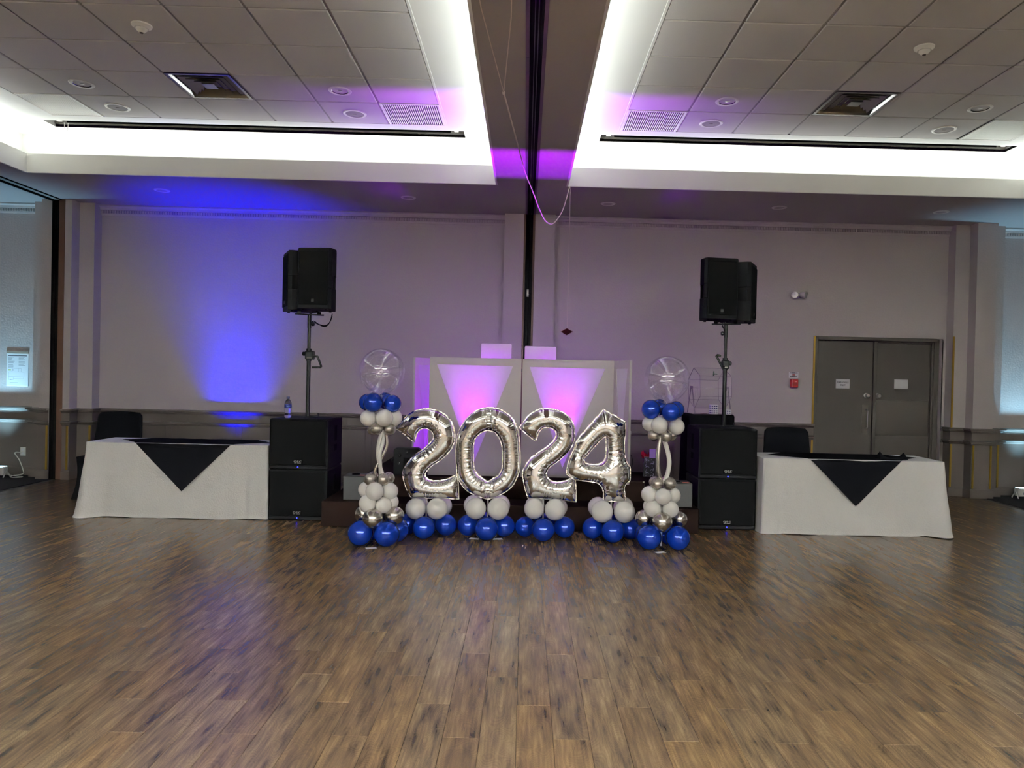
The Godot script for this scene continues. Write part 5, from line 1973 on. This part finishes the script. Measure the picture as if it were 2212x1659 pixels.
# ---------------------------------------------------------------- things on the walls, floods
func build_wall_things() -> void:
	var e := thing("emergency_light", "white twin-head emergency light on the wall above the fire alarm", "emergency light", Vector3(3.69, 2.68, ZM))
	var b := MB.new()
	b.span(Vector3(-0.035, -0.03, 0.0), Vector3(0.035, 0.03, 0.022), 0.008)
	obj("base", b, M.plastic, e)
	for s in [[-0.045, -0.35, -0.25], [0.062, 0.75, 0.20]]:
		var h := MB.new()
		var bs := Basis(Vector3.UP, s[1]) * Basis(Vector3.RIGHT, PI / 2 + 0.2)
		h.t = Transform3D(bs, Vector3(s[0], 0.008, 0.055))
		h.lathe([Vector2(0.0, -0.045), Vector2(0.022, -0.043), Vector2(0.036, -0.020), Vector2(0.046, 0.030), Vector2(0.047, 0.048), Vector2(0.040, 0.050)], 24)
		var head := obj("lamp_head", h, M.plastic, e)
		var l := MB.new()
		l.t = h.t
		l.lathe([Vector2(0.041, 0.046), Vector2(0.024, 0.044), Vector2(0.0, 0.050)], 24)
		obj("lens", l, mat(Color(0.82, 0.82, 0.86), 0.08, 0.6), head)
	var p := thing("fire_alarm", "red fire alarm pull station on the wall left of the double door", "fire alarm", Vector3(3.680, 1.478, ZM))
	var bx := MB.new()
	bx.span(Vector3(-0.052, -0.056, 0.0), Vector3(0.052, 0.056, 0.045), 0.008)
	obj("housing", bx, M.red, p)
	var hd := MB.new()
	hd.span(Vector3(-0.034, -0.030, 0.045), Vector3(0.034, 0.012, 0.056), 0.004)
	obj("pull_handle", hd, mat(Color(0.50, 0.03, 0.04), 0.4), p)
	var st := MB.new()
	st.span(Vector3(-0.040, -0.050, 0.044), Vector3(-0.033, 0.050, 0.0475))
	st.span(Vector3(0.0, 0.018, 0.044), Vector3(0.028, 0.028, 0.0475))
	obj("raised_mark", st, mat(Color(0.85, 0.62, 0.62), 0.5), p)
	var sg := thing("notice_plate", "small white notice plate fixed just above the fire alarm", "notice", Vector3(3.677, 1.593, ZM))
	var pl := MB.new()
	pl.span(Vector3(-0.066, -0.042, 0.0), Vector3(0.066, 0.042, 0.004), 0.001)
	obj("plate", pl, M.paper, sg)
	var bars := MB.new()
	for q in [[-0.056, -0.026, 0.026, 0.032], [0.026, 0.056, 0.026, 0.032], [-0.024, 0.024, 0.024, 0.034], [-0.05, 0.05, -0.030, -0.020], [-0.025, 0.025, -0.018, -0.010]]:
		bars.span(Vector3(q[0], q[2], 0.0035), Vector3(q[1], q[3], 0.0048))
	obj("printed_bars", bars, mat(Color(0.28, 0.27, 0.29), 0.8), sg)
	var rb := MB.new()
	rb.span(Vector3(-0.018, -0.006, 0.0035), Vector3(0.018, 0.010, 0.0048))
	obj("red_print", rb, mat(Color(0.62, 0.30, 0.28), 0.8), sg)
	# paper notices on the door
	var zl := -10.06
	var n1 := thing("paper_sign", "white paper sign reading employees only on the left door leaf", "sign", Vector3(4.411, 1.487, zl))
	var pp := MB.new()
	pp.span(Vector3(-0.097, -0.065, 0.0), Vector3(0.097, 0.065, 0.002), 0.0005)
	obj("sheet", pp, M.paper, n1)
	lettering("lettering", "EMPLOYEES", 0.160, 0.024, M.ink, n1, Vector3(0, 0.018, 0.0025))
	lettering("lettering", "ONLY", 0.074, 0.024, M.ink, n1, Vector3(0, -0.018, 0.0025))
	var n2 := thing("blank_notice", "blank white paper taped to the right door leaf", "notice", Vector3(5.227, 1.499, zl))
	var p2 := MB.new()
	p2.span(Vector3(-0.097, -0.065, 0.0), Vector3(0.097, 0.065, 0.002), 0.0005)
	obj("sheet", p2, M.paper, n2)
	# evacuation poster in the left bay
	var po := thing("wall_poster", "white printed floor plan poster on the wall of the left bay", "poster", Vector3(-6.870, 1.437, ZM))
	var sh := MB.new()
	var tex := poster_texture()
	var pm := mat(Color(0.95, 0.95, 0.95), 0.6)
	pm.albedo_texture = tex
	sh.quad(Vector3(-0.145, -0.232, 0.006), Vector3(0.145, -0.232, 0.006), Vector3(0.145, 0.205, 0.006), Vector3(-0.145, 0.205, 0.006), Vector3.BACK, [Vector2(0, 1), Vector2(1, 1), Vector2(1, 0), Vector2(0, 0)])
	obj("print", sh, pm, po)
	var bd := MB.new()
	bd.span(Vector3(-0.147, -0.234, 0.0), Vector3(0.147, 0.236, 0.0055), 0.001)
	obj("board", bd, M.paper, po)
	var ch := MB.new()
	ch.span(Vector3(-0.147, 0.205, 0.004), Vector3(0.147, 0.236, 0.010), 0.001)
	obj("top_strip", ch, mat(Color(0.62, 0.58, 0.52), 0.6), po)
	# outlet
	var ot := thing("wall_outlet", "white wall outlet on the wainscot of the left bay", "outlet", Vector3(-6.775, 0.322, ZM + 0.008))
	var op := MB.new()
	op.span(Vector3(-0.037, -0.058, 0.0), Vector3(0.037, 0.058, 0.006), 0.003)
	obj("plate", op, M.plastic, ot)
	for y in [-0.024, 0.024]:
		var f := MB.new()
		f.span(Vector3(-0.016, y - 0.014, 0.005), Vector3(0.016, y + 0.014, 0.008), 0.002)
		obj("socket", f, M.paper, ot)
	# flood lights on the floor of the side bays
	for s in [[-6.93, "white floodlight on the carpet of the left bay, cord to the outlet"], [6.73, "white floodlight on the carpet of the right bay"]]:
		var x: float = s[0]
		var fl := thing("floodlight", s[1], "floodlight", Vector3(x, 0.004, -9.66), 0.0, "floodlights in the side bays")
		var body := MB.new()
		body.span(Vector3(-0.115, 0.030, -0.055), Vector3(0.115, 0.142, 0.050), 0.012)
		obj("housing", body, M.plastic, fl)
		var lens := MB.new()
		lens.span(Vector3(-0.100, 0.141, -0.050), Vector3(0.100, 0.146, 0.040), 0.002)
		obj("glowing_lens", lens, glow(Color(0.72, 0.90, 1.0), 4.0), fl)
		var lab := MB.new()
		lab.span(Vector3(-0.07, 0.050, 0.049), Vector3(0.07, 0.098, 0.0515), 0.001)
		obj("rating_label", lab, M.paper, fl)
		var pr := MB.new()
		for q in [[-0.055, -0.020, 0.058, 0.088], [-0.005, 0.055, 0.060, 0.066], [-0.005, 0.055, 0.072, 0.078], [-0.005, 0.055, 0.084, 0.090]]:
			pr.span(Vector3(q[0], q[2], 0.051), Vector3(q[1], q[3], 0.0522))
		obj("label_print", pr, mat(Color(0.45, 0.46, 0.48), 0.7), fl)
		for k in [-1.0, 1.0]:
			var leg := MB.new()
			leg.tube([Vector3(k * 0.125, 0.006, 0.06), Vector3(k * 0.125, 0.10, 0.0), Vector3(k * 0.125, 0.006, -0.07)], 0.008, 8)
			obj("stand_leg", leg, M.plastic, fl)
		if x < 0:
			var cd := MB.new()
			cd.tube(curve([Vector3(0.155, 0.30, -0.255), Vector3(0.10, 0.305, -0.19), Vector3(0.16, 0.21, -0.19), Vector3(0.225, 0.08, -0.17), Vector3(0.235, 0.03, -0.15), Vector3(0.14, 0.012, -0.10), Vector3(0.20, 0.008, 0.02), Vector3(0.30, 0.008, 0.03), Vector3(0.31, 0.008, -0.04), Vector3(0.20, 0.008, -0.09), Vector3(0.14, 0.03, -0.03), Vector3(0.11, 0.05, -0.02)]), 0.006, 8)
			obj("power_cord", cd, M.plastic, fl)


func poster_texture() -> ImageTexture:
	var im := Image.create(160, 240, false, Image.FORMAT_RGB8)
	im.fill(Color(0.95, 0.96, 0.97))
	var g := Color(0.45, 0.47, 0.50)
	var put := func(x: int, y: int, w: int, h: int, c: Color) -> void: im.fill_rect(Rect2i(x, y, w, h), c)
	put.call(8, 12, 140, 6, Color(0.25, 0.27, 0.31))
	for k in 14:
		if k == 4 or k == 8:
			continue
		put.call(10, 26 + k * 6, rng.randi_range(26, 52), 2, g)
		if k < 11:
			put.call(88, 26 + k * 6, rng.randi_range(28, 52), 2, g)
	put.call(12, 118, 20, 8, Color(0.70, 0.74, 0.12))
	for r in [[40, 110, 66, 26], [16, 136, 112, 36], [16, 172, 34, 22], [50, 172, 76, 14], [90, 110, 16, 26]]:
		put.call(r[0], r[1], r[2], 1, g); put.call(r[0], r[1] + r[3], r[2], 1, g)
		put.call(r[0], r[1], 1, r[3], g); put.call(r[0] + r[2], r[1], 1, r[3], g)
	put.call(30, 190, 6, 5, Color(0.3, 0.32, 0.4))
	put.call(44, 118, 6, 8, Color(0.4, 0.42, 0.5))
	put.call(24, 216, 60, 2, g)
	return ImageTexture.create_from_image(im)


# ---------------------------------------------------------------- things on the stage
func build_stage_things() -> void:
	# black boxes on the lower tier
	for s in [[Vector3(-1.632, 0.245, -7.215), "black effect machine box on the left end of the stage step"], [Vector3(1.538, 0.245, -7.185), "black effect machine box on the right end of the stage step"]]:
		var t := thing("effect_machine", s[1], "effect machine", s[0], 0.0, "black effect machines on the stage step")
		var b := MB.new()
		b.span(Vector3(-0.118, 0.004, -0.12), Vector3(0.118, 0.240, 0.12), 0.006)
		obj("housing", b, mat(Color(0.075, 0.075, 0.082), 0.5), t)
		var n := MB.new()
		n.t = Transform3D(Basis(), Vector3(-0.02, 0.240, 0.0))
		n.lathe([Vector2(0.0, 0.0), Vector2(0.040, 0.0), Vector2(0.038, 0.008), Vector2(0.026, 0.010), Vector2(0.024, 0.004), Vector2(0.0, 0.004)], 20)
		obj("nozzle", n, M.dark, t)
		var l := MB.new()
		l.span(Vector3(0.03, 0.239, 0.03), Vector3(0.095, 0.2425, 0.075), 0.001)
		obj("warning_label", l, mat(Color(0.75, 0.42, 0.38), 0.6), t)
		for q in [[-0.10, -0.10], [0.10, -0.10], [-0.10, 0.10], [0.10, 0.10]]:
			var f := MB.new()
			f.t = Transform3D(Basis(), Vector3(q[0], 0, q[1]))
			f.lathe([Vector2(0.0, 0.0), Vector2(0.012, 0.0), Vector2(0.013, 0.006)], 10)
			obj("foot", f, M.rubber, t)
	# black lamp unit at the left end of the booth
	var u := thing("stage_light_unit", "black rounded stage light unit left of the booth, four dials on its back", "stage light", Vector3(-1.195, 0.45, -7.46))
	var poly := PackedVector2Array()
	for q in [[0.10, 0.035, -90], [0.10, 0.245, 0], [-0.10, 0.245, 90], [-0.10, 0.035, 180]]:
		for k in 4:
			var a := deg_to_rad(q[2] + k * 30.0)
			poly.append(Vector2(q[0] + 0.035 * cos(a), q[1] + 0.035 * sin(a)))
	var b := MB.new()
	b.prism(poly, -0.12, 0.0, 0.008)
	obj("housing", b, M.cabinet, u)
	for q in [[-0.075, 0.205], [-0.075, 0.125], [0.0, 0.235], [0.075, 0.205]]:
		var k := MB.new()
		k.t = Transform3D(Basis(Vector3.RIGHT, PI / 2), Vector3(q[0], q[1], 0.0))
		k.lathe([Vector2(0.022, 0.0), Vector2(0.022, 0.003), Vector2(0.016, 0.004), Vector2(0.014, 0.012), Vector2(0.0, 0.013)], 16)
		obj("dial", k, M.black, u)
		var mk := MB.new()
		mk.t = Transform3D(Basis(Vector3.BACK, -0.7), Vector3(q[0], q[1], 0.0))
		mk.span(Vector3(-0.002, 0.002, 0.0125), Vector3(0.002, 0.013, 0.0145))
		obj("dial_mark", mk, M.logo, u)
	var sc := MB.new()
	sc.span(Vector3(-0.035, 0.07, -0.002), Vector3(0.095, 0.185, 0.003), 0.002)
	obj("dark_panel", sc, M.dark, u)
	var kn := MB.new()
	kn.t = Transform3D(Basis(Vector3.BACK, PI / 2), Vector3(-0.135, 0.15, -0.06))
	kn.lathe([Vector2(0.008, 0.0), Vector2(0.008, 0.014), Vector2(0.020, 0.016), Vector2(0.020, 0.028), Vector2(0.0, 0.030)], 14)
	obj("side_knob", kn, M.black, u)
	var ft := MB.new()
	for x in [-0.09, 0.09]:
		ft.span(Vector3(x - 0.02, 0.0, -0.11), Vector3(x + 0.02, 0.006, -0.01), 0.002)
	obj("foot_strip", ft, M.rubber, u)
	# metal edged case at the right end of the booth
	var c := thing("equipment_case", "black equipment case with metal edges at the booth's right end", "case", Vector3(1.045, 0.45, -7.80))
	var bx := MB.new()
	bx.span(Vector3(-0.085, 0.006, -0.30), Vector3(0.085, 0.484, 0.095), 0.004)
	obj("body", bx, M.black, c)
	for x in [-0.085, 0.085]:
		var ed := MB.new()
		ed.span(Vector3(x - 0.014, 0.03, 0.082), Vector3(x + 0.006 if x > 0 else x + 0.014, 0.46, 0.102), 0.002)
		obj("metal_edge", ed, M.brushed, c)
		for y in [0.0, 0.448]:
			var cr := MB.new()
			cr.span(Vector3(x - 0.024, y, 0.070), Vector3(x + 0.008 if x > 0 else x + 0.024, y + 0.042, 0.106), 0.006)
			obj("corner_cap", cr, M.steel, c)
	var cb := MB.new()
	cb.tube(curve([Vector3(0.085, 0.25, -0.1), Vector3(0.13, 0.20, -0.10), Vector3(0.145, 0.12, -0.10), Vector3(0.11, 0.04, -0.10), Vector3(0.10, 0.006, -0.10)]), 0.004, 6)
	obj("cable", cb, M.rubber, c)
	# gift bag on the lower tier, by the wall
	var g := thing("gift_bag", "tall black gift bag with white reindeer print and red tissue", "gift bag", Vector3(1.612, 0.246, -9.30))
	var pm := mat(Color.WHITE, 0.4)
	pm.albedo_texture = bag_texture()
	var sh := MB.new()
	var w := 0.072
	var d := 0.042
	var hh := 0.255
	for k in 4:
		var n: Vector3 = [Vector3.BACK, Vector3.RIGHT, Vector3.FORWARD, Vector3.LEFT][k]
		var sd := n.cross(Vector3.UP)
		var wd := w if k % 2 == 0 else d
		var dp := d if k % 2 == 0 else w
		var L := -sd * wd + n * dp
		var Rr := sd * wd + n * dp
		sh.quad(Rr, L, L + Vector3(0, hh, 0), Rr + Vector3(0, hh, 0), n, [Vector2(0, 1), Vector2(1, 1), Vector2(1, 0), Vector2(0, 0)])
	sh.quad(Vector3(-w, 0.0, -d), Vector3(w, 0.0, -d), Vector3(w, 0.0, d), Vector3(-w, 0.0, d), Vector3.DOWN)
	obj("bag", sh, pm, g)
	var tis := MB.new()
	for k in 9:
		var a := k * 0.7
		var p := Vector3(-0.036 + 0.028 * sin(k * 2.1), 0.235, 0.02 * cos(k * 1.7))
		var tip := p + Vector3(-0.03 + 0.035 * sin(k * 1.3), 0.075 + 0.03 * sin(k * 2.9), 0.02 * cos(k))
		var sdv := Vector3(cos(a), 0, sin(a)) * 0.035
		var nn := (tip - p).cross(sdv).normalized()
		if nn.z < 0:
			nn = -nn
		tis.tri(p - sdv, p + sdv, tip, nn, nn, nn)
		tis.tri(p - sdv * 0.6 + Vector3(0, 0.03, 0.004), p + sdv * 1.2 + Vector3(0, 0.045, 0.004), tip + sdv * 0.5 + Vector3(0, -0.02, 0), nn, nn, nn)
	obj("tissue_paper", tis, M.red, g)
	var cdm := MB.new()
	cdm.span(Vector3(-0.006, 0.240, 0.043), Vector3(0.072, 0.355, 0.046), 0.0005)
	obj("gift_card", cdm, mat(Color(0.82, 0.78, 0.86), 0.7), g)


func bag_texture() -> ImageTexture:
	var W := 96
	var Hh := 200
	var im := Image.create(W, Hh, false, Image.FORMAT_RGB8)
	im.fill(Color(0.02, 0.02, 0.03))
	var c := Color(0.66, 0.64, 0.72)
	var line := func(a: Vector2, b: Vector2, r: float) -> void:
		var n := int(a.distance_to(b)) + 1
		for k in n + 1:
			var p := a.lerp(b, float(k) / n)
			im.fill_rect(Rect2i(int(p.x - r * 0.5), int(p.y - r * 0.5), int(maxf(1, r)), int(maxf(1, r))), c)
	for s in [[28, 34, 1.0], [28, 98, 1.0], [28, 160, 1.0], [70, 66, -1.0], [70, 130, -1.0], [70, 186, -1.0]]:
		var o := Vector2(s[0], s[1])
		var f: float = s[2]
		line.call(o + Vector2(-9 * f, 0), o + Vector2(8 * f, -2), 6.0)
		line.call(o + Vector2(-9 * f, -1), o + Vector2(-13 * f, -10), 4.0)
		line.call(o + Vector2(-13 * f, -10), o + Vector2(-17 * f, -8), 3.0)
		line.call(o + Vector2(-12 * f, -12), o + Vector2(-8 * f, -22), 2.0)
		line.call(o + Vector2(-9 * f, -18), o + Vector2(-4 * f, -20), 2.0)
		line.call(o + Vector2(-13 * f, -12), o + Vector2(-16 * f, -21), 2.0)
		line.call(o + Vector2(-8 * f, 3), o + Vector2(-16 * f, 11), 2.0)
		line.call(o + Vector2(-6 * f, 3), o + Vector2(-8 * f, 13), 2.0)
		line.call(o + Vector2(7 * f, 1), o + Vector2(13 * f, 10), 2.0)
		line.call(o + Vector2(8 * f, 0), o + Vector2(17 * f, 8), 2.0)
	for s in [[62, 30], [20, 62], [70, 98], [22, 128], [64, 154], [18, 190]]:
		im.fill_rect(Rect2i(s[0] - 3, s[1] - 3, 6, 6), c)
	return ImageTexture.create_from_image(im)


func build_raffle() -> void:
	var t := thing("raffle_table", "tall small table in a black cloth behind the right subwoofers", "table", Vector3(2.145, 0, -8.50))
	var rows := []
	for f in [0.0, 0.3, 0.7, 0.93, 0.985, 1.0]:
		var row := PackedVector3Array()
		for k in 49:
			var a := TAU * k / 48.0
			var cx := signf(cos(a)) * pow(absf(cos(a)), 0.25)
			var cz := signf(sin(a)) * pow(absf(sin(a)), 0.25)
			var g: float = 1.0 + 0.05 * (1.0 - f) + 0.015 * sin(a * 11.0) * (1.0 - f)
			if f > 0.99:
				g *= 0.97
			row.append(Vector3(cx * 0.268 * g, f * 1.100, cz * 0.24 * g))
		rows.append(row)
	var tp := PackedVector3Array()
	for k in 49:
		tp.append(Vector3(0, 1.102, 0))
	rows.append(tp)
	var cl := MB.new()
	cl.grid(rows, true, Vector3(0, 0.5, 0))
	obj("cloth_cover", cl, M.black_cloth, t)
	# the clear drum
	var d := thing("raffle_drum", "clear acrylic raffle drum on a stand atop the black cloth table", "raffle drum", Vector3(2.155, 1.104, -8.48), 0.10)
	var cy := 0.300
	var R := 0.235
	var L := 0.185
	var hexp := []
	for k in 6:
		var a := TAU * k / 6.0 + PI / 6.0 + 0.12
		hexp.append(Vector2(cos(a), sin(a)) * R)
	for k in 6:
		var p: Vector2 = hexp[k]
		var q: Vector2 = hexp[(k + 1) % 6]
		var n := (p + q).normalized()
		var mb := MB.new()
		mb.quad(Vector3(-L, cy + p.y, p.x), Vector3(L, cy + p.y, p.x), Vector3(L, cy + q.y, q.x), Vector3(-L, cy + q.y, q.x), Vector3(0, n.y, n.x))
		obj("side_pane", mb, M.acrylic, d)
		var e := MB.new()
		e.tube([Vector3(-L, cy + p.y, p.x), Vector3(L, cy + p.y, p.x)], 0.0022, 5)
		e.tube([Vector3(-L, cy + p.y, p.x), Vector3(-L, cy + q.y, q.x)], 0.0026, 5)
		e.tube([Vector3(L, cy + p.y, p.x), Vector3(L, cy + q.y, q.x)], 0.0026, 5)
		obj("glued_edge", e, M.acrylic_edge, d)
	for s in [-1.0, 1.0]:
		var mb := MB.new()
		for k in 6:
			var p: Vector2 = hexp[k]
			var q: Vector2 = hexp[(k + 1) % 6]
			mb.tri(Vector3(s * L, cy, 0), Vector3(s * L, cy + p.y, p.x), Vector3(s * L, cy + q.y, q.x), Vector3(s, 0, 0), Vector3(s, 0, 0), Vector3(s, 0, 0))
		obj("end_pane", mb, M.acrylic, d)
		var stand := MB.new()
		var x: float = s * (L + 0.03)
		stand.tube([Vector3(x, 0.008, 0.13), Vector3(x, cy + 0.01, 0.018)], 0.006, 6)
		stand.tube([Vector3(x, 0.008, -0.13), Vector3(x, cy + 0.01, -0.018)], 0.006, 6)
		stand.span(Vector3(x - 0.006, cy - 0.006, -0.035), Vector3(x + 0.006, cy + 0.02, 0.035), 0.002)
		obj("stand_leg", stand, M.acrylic_edge, d)
	var ax := MB.new()
	ax.tube([Vector3(-L - 0.05, cy, 0), Vector3(L + 0.05, cy, 0)], 0.006, 8)
	obj("axle", ax, M.acrylic, d)
	var bs := MB.new()
	bs.span(Vector3(-L - 0.05, 0.0, -0.15), Vector3(L + 0.05, 0.008, 0.15), 0.002)
	obj("base_plate", bs, M.acrylic, d)
	var rim := MB.new()
	rim.span(Vector3(-L - 0.05, 0.0, 0.147), Vector3(L + 0.05, 0.008, 0.151))
	obj("base_edge", rim, M.acrylic_edge, d)
	var la := MB.new()
	la.t = Transform3D(Basis(), Vector3(0.0, cy + 0.165, 0.13))
	la.prism(PackedVector2Array([Vector2(-0.012, -0.028), Vector2(0.008, -0.014), Vector2(0.004, 0.030), Vector2(-0.004, 0.034)]), 0.0, 0.004)
	la.span(Vector3(0.004, -0.006, 0.0), Vector3(0.042, 0.004, 0.006), 0.001)
	obj("door_latch", la, mat(Color(0.05, 0.26, 0.17), 0.5), d)
	# ticket rolls
	var spots := [[Vector3(2.150, 1.113, -8.255), "lower ticket roll of the pile left of the pole"], [Vector3(2.152, 1.167, -8.255), "upper ticket roll of the pile left of the pole"], [Vector3(2.302, 1.113, -8.265), "single ticket roll right of the speaker pole"]]
	for s in spots:
		var r := thing("ticket_roll", "white and purple printed " + s[1], "ticket roll", s[0], 0.0, "ticket rolls by the raffle drum")
		var b := MB.new()
		b.lathe([Vector2(0.012, 0.0), Vector2(0.050, 0.0), Vector2(0.051, 0.002), Vector2(0.051, 0.049), Vector2(0.050, 0.051), Vector2(0.012, 0.051)], 28)
		obj("paper_roll", b, M.paper, r)
		var pr := MB.new()
		for j in 2:
			for k in 13:
				var a0 := TAU * k / 13.0
				var a1 := a0 + TAU / 13.0 * 0.72
				for q in 2:
					var b0 := lerpf(a0, a1, q * 0.5)
					var b1 := lerpf(a0, a1, q * 0.5 + 0.5)
					var y0 := 0.007 + j * 0.022
					pr.quad(Vector3(cos(b0), 0, sin(b0)) * 0.0514 + Vector3(0, y0, 0), Vector3(cos(b1), 0, sin(b1)) * 0.0514 + Vector3(0, y0, 0), Vector3(cos(b1), 0, sin(b1)) * 0.0514 + Vector3(0, y0 + 0.013, 0), Vector3(cos(b0), 0, sin(b0)) * 0.0514 + Vector3(0, y0 + 0.013, 0), Vector3(cos(b0), 0, sin(b0)))
		obj("printed_tickets", pr, mat(Color(0.17, 0.15, 0.40), 0.6), r)
	var sl := MB.new()
	sl.box(Vector3(0, 0.002, 0), Vector3(0.075, 0.003, 0.035), 0.0005)
	var o := obj("paper_slip", sl, mat(Color(0.42, 0.30, 0.22), 0.7))
	o.position = Vector3(2.045, 1.112, -8.27)
	o.rotation = Vector3(0.0, 0.5, 0.0)
	tag(o, "small brown paper slip lying by the raffle drum", "paper slip")


func build_cords() -> void:
	# cord that hangs from the beam, with a knot, swagged to the tray corner
	var c := thing("hanging_rope", "thin white rope knotted under the beam and swagged to the tray corner", "rope")
	var a := MB.new()
	var knot := Vector3(-0.198, 3.50, -5.18)
	a.tube([Vector3(-0.330, 3.664, -3.80), Vector3(-0.300, 3.60, -4.20), knot], 0.0035, 6)
	a.tube([Vector3(-0.115, 3.664, -3.80), Vector3(-0.130, 3.60, -4.30), knot], 0.0035, 6)
	obj("upper_strand", a, M.string, c)
	var k := MB.new()
	k.t = Transform3D(Basis(), knot)
	k.lathe([Vector2(0.0, -0.018), Vector2(0.008, -0.014), Vector2(0.012, 0.0), Vector2(0.008, 0.012), Vector2(0.0, 0.016)], 10)
	obj("knot", k, M.string, c)
	var b := MB.new()
	b.tube(curve([knot, Vector3(-0.115, 3.52, -6.35), Vector3(-0.049, 3.535, -7.28), Vector3(0.035, 3.38, -7.45), Vector3(0.112, 3.235, -7.62), Vector3(0.180, 3.155, -7.78), Vector3(0.255, 3.155, -7.92), Vector3(0.325, 3.245, -8.03), Vector3(0.386, 3.385, -8.13), Vector3(0.455, 3.655, -8.29)], 0.03), 0.006, 8)
	obj("swag", b, M.string, c)
	var d := thing("hanging_card", "small dark red square card hanging on a thread below the beam", "card", Vector3(0.460, 0, -8.27))
	var th := MB.new()
	th.tube([Vector3(0.004, 3.664, -0.02), Vector3(0.004, 2.045, 0.0)], 0.0030, 6)
	obj("thread", th, M.string, d)
	var cd := MB.new()
	cd.t = Transform3D(Basis(Vector3.RIGHT, -0.55) * Basis(Vector3.UP, 0.75), Vector3(0.0, 2.010, 0.0))
	cd.box(Vector3.ZERO, Vector3(0.098, 0.004, 0.098), 0.001)
	obj("card", cd, mat(Color(0.22, 0.02, 0.03), 0.5), d)
	var bd := MB.new()
	bd.t = cd.t
	for q in [[Vector3(-0.049, -0.003, -0.050), Vector3(0.049, 0.003, -0.047)], [Vector3(-0.049, -0.003, 0.047), Vector3(0.049, 0.003, 0.050)], [Vector3(-0.050, -0.003, -0.05), Vector3(-0.047, 0.003, 0.05)], [Vector3(0.047, -0.003, -0.05), Vector3(0.050, 0.003, 0.05)]]:
		bd.span(q[0], q[1])
	obj("card_border", bd, mat(Color(0.70, 0.58, 0.55), 0.5), d)
